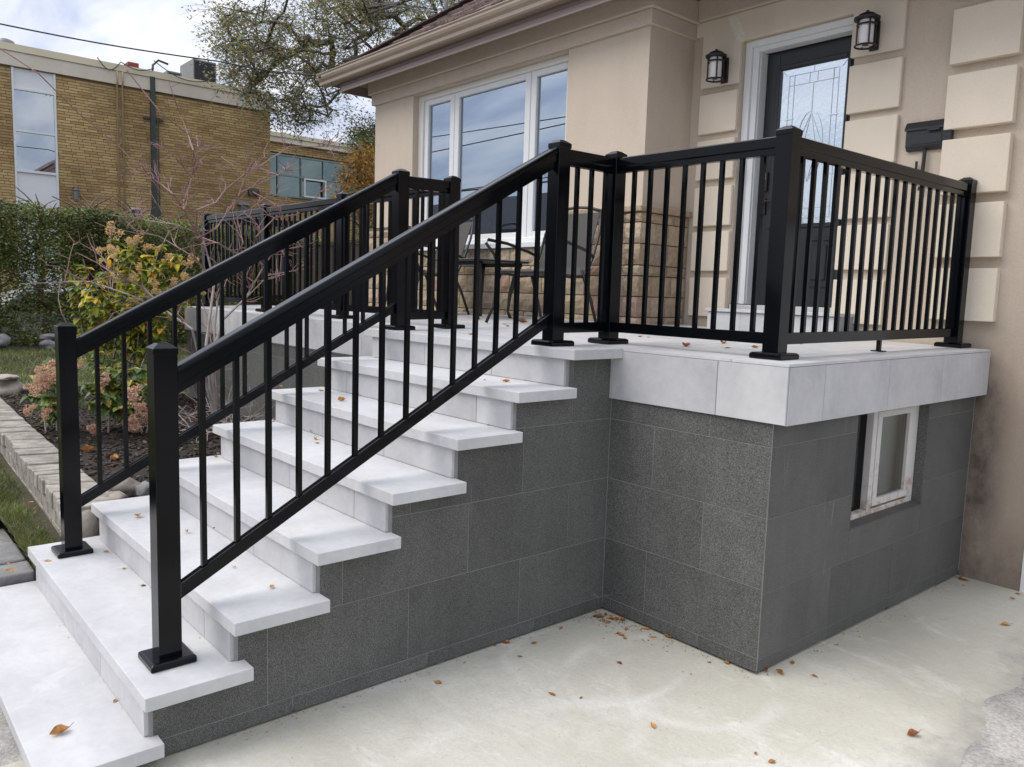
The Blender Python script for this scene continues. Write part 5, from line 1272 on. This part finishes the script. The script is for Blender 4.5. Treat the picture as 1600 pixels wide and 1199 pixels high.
t = thing('wall_box', 'brown utility box on the brick wall near its right corner', 'utility box', (BX, 7.07, 4.37)); build('housing', MB().prism([(BX+.012, 4.25), (BX+.16, 4.25), (BX+.16, 4.38), (BX+.10, 4.47), (BX+.012, 4.47)], 1, 6.93, 7.22), simple('brown_box', (.06, .045, .045), rough=.6), t)
t = thing('vent_hood', 'grey vent hood above the porch rail on the brick wall', 'vent', (BX, 6.76, 4.0)); build('hood', MB().prism([(BX+.012, 3.95), (BX+.25, 3.95), (BX+.12, 4.07), (BX+.012, 4.07)], 1, 6.6, 6.93).box(BX+.012, BX+.18, 6.66, 6.86, 3.72, 3.949), MT['acgrey'], t)
t = thing('basement_light', 'small white framed opening low on the brick wall above the hedge', 'window', (BX, 3.87, 3.55)); build('frame', MB().box(BX+.012, BX+.05, 3.72, 4.02, 3.44, 3.62), MT['pot'], t); build('pane', MB().box(BX+.05, BX+.055, 3.76, 3.98, 3.47, 3.58), MT['acdark'], t)
# roof plant
t = thing('rooftop_unit', 'big grey rooftop air conditioner with a dark coil side', 'air conditioner', (BX-1.2, 6.1, ZT+.5))
ax = BX-.9; A0 = at(302, 100, 0, ax).y; A1 = at(338, 103, 0, ax).y; zt1 = at(330, 100, 0, ax).z
build('cabinet', MB().box(ax-1.1, ax, A0, A1, ZT+.55, zt1+.05), MT['acgrey'], t, bevel=.01)
build('coil', MB().box(ax, ax+.01, A0+.03, A1-.03, ZT+.58, zt1+.0), MT['acdark'], t)
build('fan_guard', MB().box(ax-.95, ax-.15, A0+.1, A1-.1, zt1+.051, zt1+.08), MT['acdark'], t)
t = thing('rooftop_unit', 'smaller grey condenser left of the big rooftop unit', 'air conditioner', (BX-1.2, 5.2, ZT+.5)); C0 = at(262, 115, 0, ax).y; C1 = at(285, 115, 0, ax).y; zc = at(270, 111, 0, ax).z
build('cabinet', MB().box(ax-.8, ax-.05, C0, C1, ZT+.6, zc), MT['acgrey'], t, bevel=.01); build('grille', MB().box(ax-.05, ax-.04, C0+.05, C1-.05, ZT+.65, zc-.05), MT['acdark'], t)
cx = BX-1.5; c0 = at(200, 100, 0, cx); c1 = at(217, 100, 0, cx)
t = thing('chimney', 'red painted chimney stub on the flat roof', 'chimney', (cx, c0.y, ZT+.5)); build('stack', MB().box(cx-.4, cx, c0.y, c1.y, ZT+.6, at(205, 97, 0, cx).z), MT['red'], t, bevel=.01); build('footing', MB().box(cx-.6, cx+.2, c0.y-.5, c1.y+.45, ZT+.6, at(205, 108, 0, cx).z), MT['red'], t)
t = thing('roof_dome', 'grey round roof vent at the far left of the flat roof', 'vent', (BX-1, -.1, ZT+.6)); q = at(8, 72, 0, BX-1); build('dome', MB().lathe([(.25, -.3), (.25, 0), (.2, .12), (.08, .17)], (q.x, q.y, q.z), 16), MT['acgrey'], t, smooth=True)

# far wing with ribbon windows
WX = -24.0
fw_ = thing('far_wing', 'lower brick wing with grey green ribbon windows beyond the main building', 'building', (WX-3, 12, 0))
def ZW(u, v): return at(u, v, 0, WX).z
zt2, zc2, zw1, zw0 = 6.86, 6.55, 6.18, 4.75
build('wall', MB().box(WX-6, WX-.10, 7.0, 24, 0, zt2-.3), MT['ymortar'], fw_)
st2 = MB(); z = 0.05; r_ = 0
while z < zc2-.04:
    if not (zw0-.03 < z < zw1+.02):
        y = 8.0+(.15 if r_ % 2 else 0)
        while y < 15: st2.box(WX-.10, WX, y, y+.286, z, z+.054); y += .30
    z += .068; r_ += 1
build('brick_courses', st2, MT['ybrick'], fw_, kind='stuff', fix=False)
build('fascia_board', MB().box(WX-6, WX+.12, 7.0, 24, zc2, zc2+.17), MT['creamcap2'], fw_); build('roof_flashing', MB().box(WX-6, WX+.16, 7.0, 24, zc2+.175, zt2), MT['creamcap'], fw_)
ww = MB(); 
for z0, z1 in ((zw0, zw0+.05), (zw1-.05, zw1), (5.46, 5.51)): ww.box(WX-.06, WX+.03, 8.2, 14.5, z0, z1)
yy = [8.2]
for i in range(8): yy.append(9.52+.86*i)
for y in yy: ww.box(WX-.06, WX+.03, y, y+.05, zw0+.05, 5.46); ww.box(WX-.06, WX+.03, y, y+.05, 5.51, zw1-.05)
wo = build('window', ww, MT['teal'], fw_, bevel=0)
for a, b in zip(yy[:-1], yy[1:]):
    for z0, z1 in ((zw0+.05, 5.46), (5.51, zw1-.05)): build('pane', MB().box(WX-.03, WX-.02, a+.05, b, z0, z1), MT['farglass2'], wo)
cu = MB()
for i in range(24): y = 10.5+i*.075; cu.tube([(WX-.09, y, 4.8), (WX-.09, y, 6.1)], .035, n=5, cap=False)
build('curtain', cu, MT['curtain'], wo)
of = MB(); a, b = 10.45, 11.3
for q in ((a, b, 4.80, 4.85), (a, b, 5.40, 5.45), (a, a+.05, 4.85, 5.40), (b-.05, b, 4.85, 5.40)): of.box(WX+.12, WX+.16, *q)
build('open_sash', of, MT['white'], wo, label='white sash tilted open')
t = thing('roof_vent_pipe', 'thin vent pipe standing on the far wing roof', 'vent', (WX-1, 9.9, zt2)); q = at(443, 210, 0, WX-1); build('pipe', MB().box(q.x-.06, q.x+.06, q.y-.1, q.y+.08, zt2, q.z+.05).tube([(q.x, q.y-.05, q.z), (q.x, q.y-.05, q.z+.5)], .02, n=6), MT['acgrey'], t)

# silver car behind the hedge
car = thing('parked_car', 'silver car parked behind the hedge, seen through the gaps', 'car', (-17.4, 1.4, .0))
Y0 = -.9; prof = [(0, .35), (.05, .75), (.9, .95), (1.45, 1.42), (2.9, 1.50), (3.9, 1.1), (4.4, 1.0), (4.5, .4)]
build('body', MB().prism([(Y0+y, z) for y, z in prof], 0, -18.2, -16.5), MT['car'], car, bevel=.05, seg=2)
build('window', MB().prism([(Y0+1.1, 1.0), (Y0+1.55, 1.36), (Y0+2.8, 1.42), (Y0+3.5, 1.05)], 0, -16.51, -16.485), MT['acdark'], car)
for y in (.85, 3.6):
    wh = MB(); n = 20
    for s in (-1, 1): pass
    wh.prism([(Y0+y+.33*math.cos(2*math.pi*i/n), .33+.33*math.sin(2*math.pi*i/n)) for i in range(n)], 0, -16.7, -16.46); tq = build('wheel', wh, MT['tyre'], car)
    build('rim', MB().prism([(Y0+y+.2*math.cos(2*math.pi*i/n), .33+.2*math.sin(2*math.pi*i/n)) for i in range(n)], 0, -16.46, -16.44), MT['acgrey'], tq)

# ------------------------------------------------------------------ wires and service mast
def wire(pts, r, label, sag=0):
    P = [Vector(p_) for p_ in pts]; q = []
    for a, b in zip(P[:-1], P[1:]):
        for k in range(12): t = k/12; p_ = a.lerp(b, t); p_.z -= sag*math.sin(math.pi*t); q.append(p_)
    q.append(P[-1]); build('overhead_wire', MB().tube(q, r, n=5), MT['wire'], label=label, cat='wire', group='overhead wires', org=q[0])
wire([at(-60, 25, 0, -13.5), at(340, 96, 0, -13), at(520, 120, 0, -12)], .013, 'single black wire crossing the sky above the brick building', .05)
ms = at(697, 26, 1, 3.3)
t = thing('service_mast', 'grey electrical service mast with insulator behind the roof edge', 'mast', (ms.x, 3.3, ms.z-.5))
build('pole', MB().tube([(ms.x, 3.3, ms.z-.5), (ms.x, 3.3, ms.z+1.2)], .028, n=10), MT['galv'], t, smooth=True)
iz = at(688, 18, 1, 3.3)
build('insulator', MB().lathe([(.02, -.05), (.035, -.03), (.02, 0), (.035, .03), (.02, .05)], (iz.x, 3.3, iz.z), 10), MT['pot'], t)
build('drip_loop', MB().tube([at(u, v, 1, 3.3) for u, v in ((686, 15), (682, 28), (676, 33), (668, 30), (664, 22), (670, 12))], .009, n=5), MT['pot'], t)
build('bracket', MB().tube([(ms.x, 3.3, iz.z-.02), (iz.x, 3.3, iz.z-.02)], .012, n=5), MT['galv'], t)
wire([(iz.x, 3.3, iz.z), at(640, 12, 0, -9.5), at(560, -2, 0, -12), at(420, -60, 0, -14)], .011, 'black service wire running from the mast up into the tree', .03)
for i, (a, b, lb) in enumerate((((-46, -13.5, 9.3), (8, -9.5, 6.3), 'street wire mirrored across the top of the window'), ((-46, -9, 6.4), (8, -11, 7.6), 'street wire mirrored sloping down in the window'),
                                ((-46, -12.0, 6.1), (8, -10.5, 5.3), 'thick street cable mirrored low in the window'), ((-46, -11, 5.4), (8, -12, 6.3), 'thin street wire mirrored below the thick cable'))):
    wire([a, b], .03 if i == 2 else .018, lb, .35)

# house across the street (mirrored in the window)
nb = thing('neighbour_house', 'low grey roofed house across the street, mirrored at the bottom of the window', 'house', (-26, -17, 0))
build('wall', MB().box(-36, -14, -22, -15, 0, 3.3), simple('grey_siding', (.25, .25, .24), rough=.8), nb)
build('roof', MB().add([(-37, -14.4, 3.25), (-13, -14.4, 3.25), (-13, -22.6, 3.25), (-37, -22.6, 3.25), (-34, -18.5, 6.3), (-16, -18.5, 6.3)], [(0, 1, 5, 4), (2, 3, 4, 5), (1, 2, 5), (3, 0, 4)]), simple('charcoal_roof', (.05, .05, .055), rough=.9), nb)
for x in (-33, -29, -24, -19): build('window', MB().box(x, x+1.6, -14.99, -14.95, 1.0, 2.2), MT['acdark'], nb)

# ------------------------------------------------------------------ fallen leaves
def dead_leaf(L, curl, seed):
    rnd = random.Random(seed); m = MB(); nu, nv = 6, 4
    for i in range(nu+1):
        t = i/nu; hw = .30*math.sin(math.pi*min(1, .06+.94*t))**.8*(1-.25*t)
        for j in range(nv+1):
            s = -1+2*j/nv; x = (t-.5)*L; y = s*hw*L; z = curl*L*(abs(s)**1.6)*.35*math.sin(math.pi*t)+curl*L*.5*((t-.5)**2)*1.2+.012*L*rnd.uniform(-1, 1)
            m.v.append((x, y, z))
    for i in range(nu):
        for j in range(nv): a = i*(nv+1)+j; m.f.append((a, a+1, a+nv+2, a+nv+1))
    m.tube([(-.5*L, 0, curl*L*.15), (-.72*L, .04*L, curl*L*.3+.02*L)], .018*L, n=4)
    zmin = min(v[2] for v in m.v); m.v = [(x, y, z-zmin) for x, y, z in m.v]
    me = bpy.data.meshes.new('fallen_leaf'); me.from_pydata(m.v, [], m.f); me.materials.append(MT['dead']); me.shade_smooth(); return me
LM_ = [dead_leaf(1, c, k) for k, c in enumerate((.25, .5, .8, 1.1, .1))]
surf = {}
lv = {}   # surface -> list of (u, v, size, curl)
lv['the lowest step'] = (2, .18, [(93, 1147, .066, 3), (180, 1096, .024, 1)])
lv['the second step'] = (2, .36, [(75, 877, .038, 4), (166, 863, .024, 1), (194, 889, .020, 1), (224, 916, .026, 2)])
lv['the third step'] = (2, .545, [(216, 807, .040, 2), (292, 832, .036, 3), (366, 886, .020, 1), (425, 917, .026, 1)])
lv['the fourth step'] = (2, .72, [(337, 714, .028, 1), (335, 826, .02, 1)])
lv['the fifth step'] = (2, .90, [(428, 659, .020, 1), (489, 676, .038, 3), (493, 687, .042, 3), (496, 693, .028, 1), (520, 688, .016, 1), (605, 711, .03, 3)])
lv['the sixth step'] = (2, 1.08, [(437, 604, .03, 1), (502, 611, .034, 1), (530, 609, .03, 1), (533, 627, .05, 3), (564, 618, .036, 3), (574, 618, .025, 2), (674, 650, .015, 1), (763, 665, .018, 1)])
lv['the seventh step'] = (2, 1.26, [(676, 569, .02, 2), (718, 577, .044, 2), (757, 594, .024, 1), (791, 597, .048, 2), (829, 594, .034, 3)])
lv['the slab by the steps'] = (2, .09, [(685, 1067, .030, 1), (702, 1029, .03, 1), (773, 1008, .030, 0), (790, 1004, .032, 1), (834, 1005, .030, 0), (812, 1026, .022, 1), (862, 1084, .045, 0), (877, 981, .026, 1), (908, 1090, .02, 0), (1020, 1134, .032, 1), (968, 1037, .024, 2)])
lv['the slab in the wall corner'] = (2, .09, [(930, 953, .032, 3), (930, 963, .04, 1), (938, 965, .036, 2), (946, 961, .034, 1), (955, 967, .038, 2), (962, 968, .034, 1), (973, 970, .045, 3), (950, 973, .026, 1), (979, 983, .03, 2), (971, 993, .03, 1), (976, 998, .026, 2), (1009, 983, .034, 1), (1021, 996, .028, 1), (1043, 996, .042, 3), (966, 990, .022, 1), (943, 970, .03, 2)])
lv['the slab past the granite corner'] = (2, .085, [(1134, 1037, .042, 1), (1238, 1036, .034, 0), (1217, 1053, .040, 2), (1272, 1057, .032, 1), (1196, 1049, .024, 3)])
lv['the open slab at the lower right'] = (2, .075, [(1426, 1155, .045, 3), (1205, 1197, .03, 1), (1180, 1184, .018, 2)])
lv['the slab near the house'] = (2, .06, [(1500, 904, .045, 2), (1506, 906, .04, 1), (1570, 979, .042, 1), (1582, 936, .034, 2), (1505, 915, .02, 0), (1590, 928, .03, 1)])
lv['the deck by the corner post'] = (2, 1.442, [(1071, 543, .055, 3), (1130, 540, .05, 3), (1138, 536, .04, 2), (1137, 546, .035, 1), (1179, 546, .036, 2), (1251, 542, .025, 3), (1000, 530, .03, 1), (1013, 531, .02, 1), (1088, 531, .02, 1)])
lv['the deck in front of the table'] = (2, 1.475, [(793, 507, .045, 2), (815, 504, .085, 3), (788, 505, .03, 1), (735, 514, .05, 1), (764, 498, .03, 1), (800, 500, .03, 1)])
lv['the dark mulch'] = (2, .50, [(178, 712, .07, 3), (137, 700, .08, 3), (305, 612, .03, 1), (390, 650, .03, 1), (330, 606, .03, 1), (303, 655, .03, 1), (240, 662, .03, 1), (230, 700, .03, 1)])
lv['the lawn beside the border'] = (2, .30, [(48, 786, .03, 1), (81, 798, .03, 3), (43, 733, .025, 1), (12, 876, .03, 1), (16, 887, .04, 1)])
SZ = {0: 'flat', 1: 'small curled', 2: 'cupped', 3: 'tightly curled', 4: 'flat tan'}
ORD = ['first', 'second', 'third', 'fourth', 'fifth', 'sixth', 'seventh', 'eighth', 'ninth', 'tenth', 'eleventh', 'twelfth', 'thirteenth', 'fourteenth', 'fifteenth', 'sixteenth', 'seventeenth']
li = 0
for sname, (ax_, z_, L_) in lv.items():
    L_ = sorted(L_)
    for k, (u, v, sz, cu_) in enumerate(L_):
        p_ = at(u, v, 2, z_)
        if 'mulch' in sname: p_.z = soil_z(p_.x, p_.y)+.012
        elif 'lawn' in sname: p_.z = lawn_z(p_.x, p_.y)+.02
        elif 'slab' in sname: p_.z = slab_z(p_.x, p_.y)+.002
        elif 'deck' in sname: p_.z = floor_z(p_.x, p_.y)+.001
        else: p_.z = z_+.001
        o = bpy.data.objects.new('fallen_leaf', LM_[{0: 4, 1: 1, 2: 2, 3: 3, 4: 0}[cu_]]); COL.objects.link(o)
        q_ = random.uniform(.85, 1.3); o.location = p_; o.scale = (sz*q_, sz*q_*random.uniform(.75, 1.25), sz*q_*random.uniform(.7, 1.3)); o.rotation_euler = (random.uniform(-.12, .12), random.uniform(-.12, .12), random.uniform(0, 6.28))
        lab = f'{SZ[cu_]} brown leaf on {sname}, {ORD[k]} from the left' if len(L_) > 1 else f'{SZ[cu_]} brown leaf on {sname}'
        o['label'] = lab; o['category'] = 'leaf'; o['group'] = 'fallen leaves'; li += 1

# crumbled leaf bits and grit in the corners
mb = MB(); rnd = random.Random(77)
def crumb(x, y, z, a, b):
    M = Matrix.Translation((x, y, z+.002)) @ Euler((rnd.uniform(-.5, .5), rnd.uniform(-.5, .5), rnd.uniform(0, 6.3))).to_matrix().to_4x4(); l = rnd.uniform(a, b); mb.add([M @ Vector(q) for q in ((-l, -l*.4, 0), (l*.7, -l*.5, .001), (l, l*.3, .002), (-l*.3, l*.5, 0))], [(0, 1, 2, 3)])
for _ in range(150): x = -.06+abs(rnd.gauss(0, .28)); y = .33-abs(rnd.gauss(0, .10)); crumb(x, y, slab_z(x, y), .002, .008)
for _ in range(110): y = rnd.uniform(-1.7, .3); x = -.065+abs(rnd.gauss(0, .03)); crumb(x, y, slab_z(x, y), .0015, .005)
for _ in range(90): x = rnd.uniform(0, .83); y = .34-abs(rnd.gauss(0, .03)); crumb(x, y, slab_z(x, y), .0015, .005)
for _ in range(120): y = rnd.uniform(.35, 2.55); x = .835+abs(rnd.gauss(0, .04)); crumb(x, y, slab_z(x, y), .0015, .006)
for _ in range(260): x = rnd.uniform(-.2, 1.6); y = rnd.uniform(-2.5, 2.4); x = max(x, .85) if y > .33 else max(x, -.05); crumb(x, y, slab_z(x, y), .001, .0035)
for k in range(2, 9):
    for _ in range(16): x = rnd.uniform(-1.8, -.1); y = YK[k]+RIN-abs(rnd.gauss(0, .012)); crumb(x, y, (k-1)*RISE, .001, .004)
build('leaf_crumbs', mb, MT['dead'], kind='stuff', label='crumbled leaf bits and grit along the walls and step corners', cat='debris', fix=False)
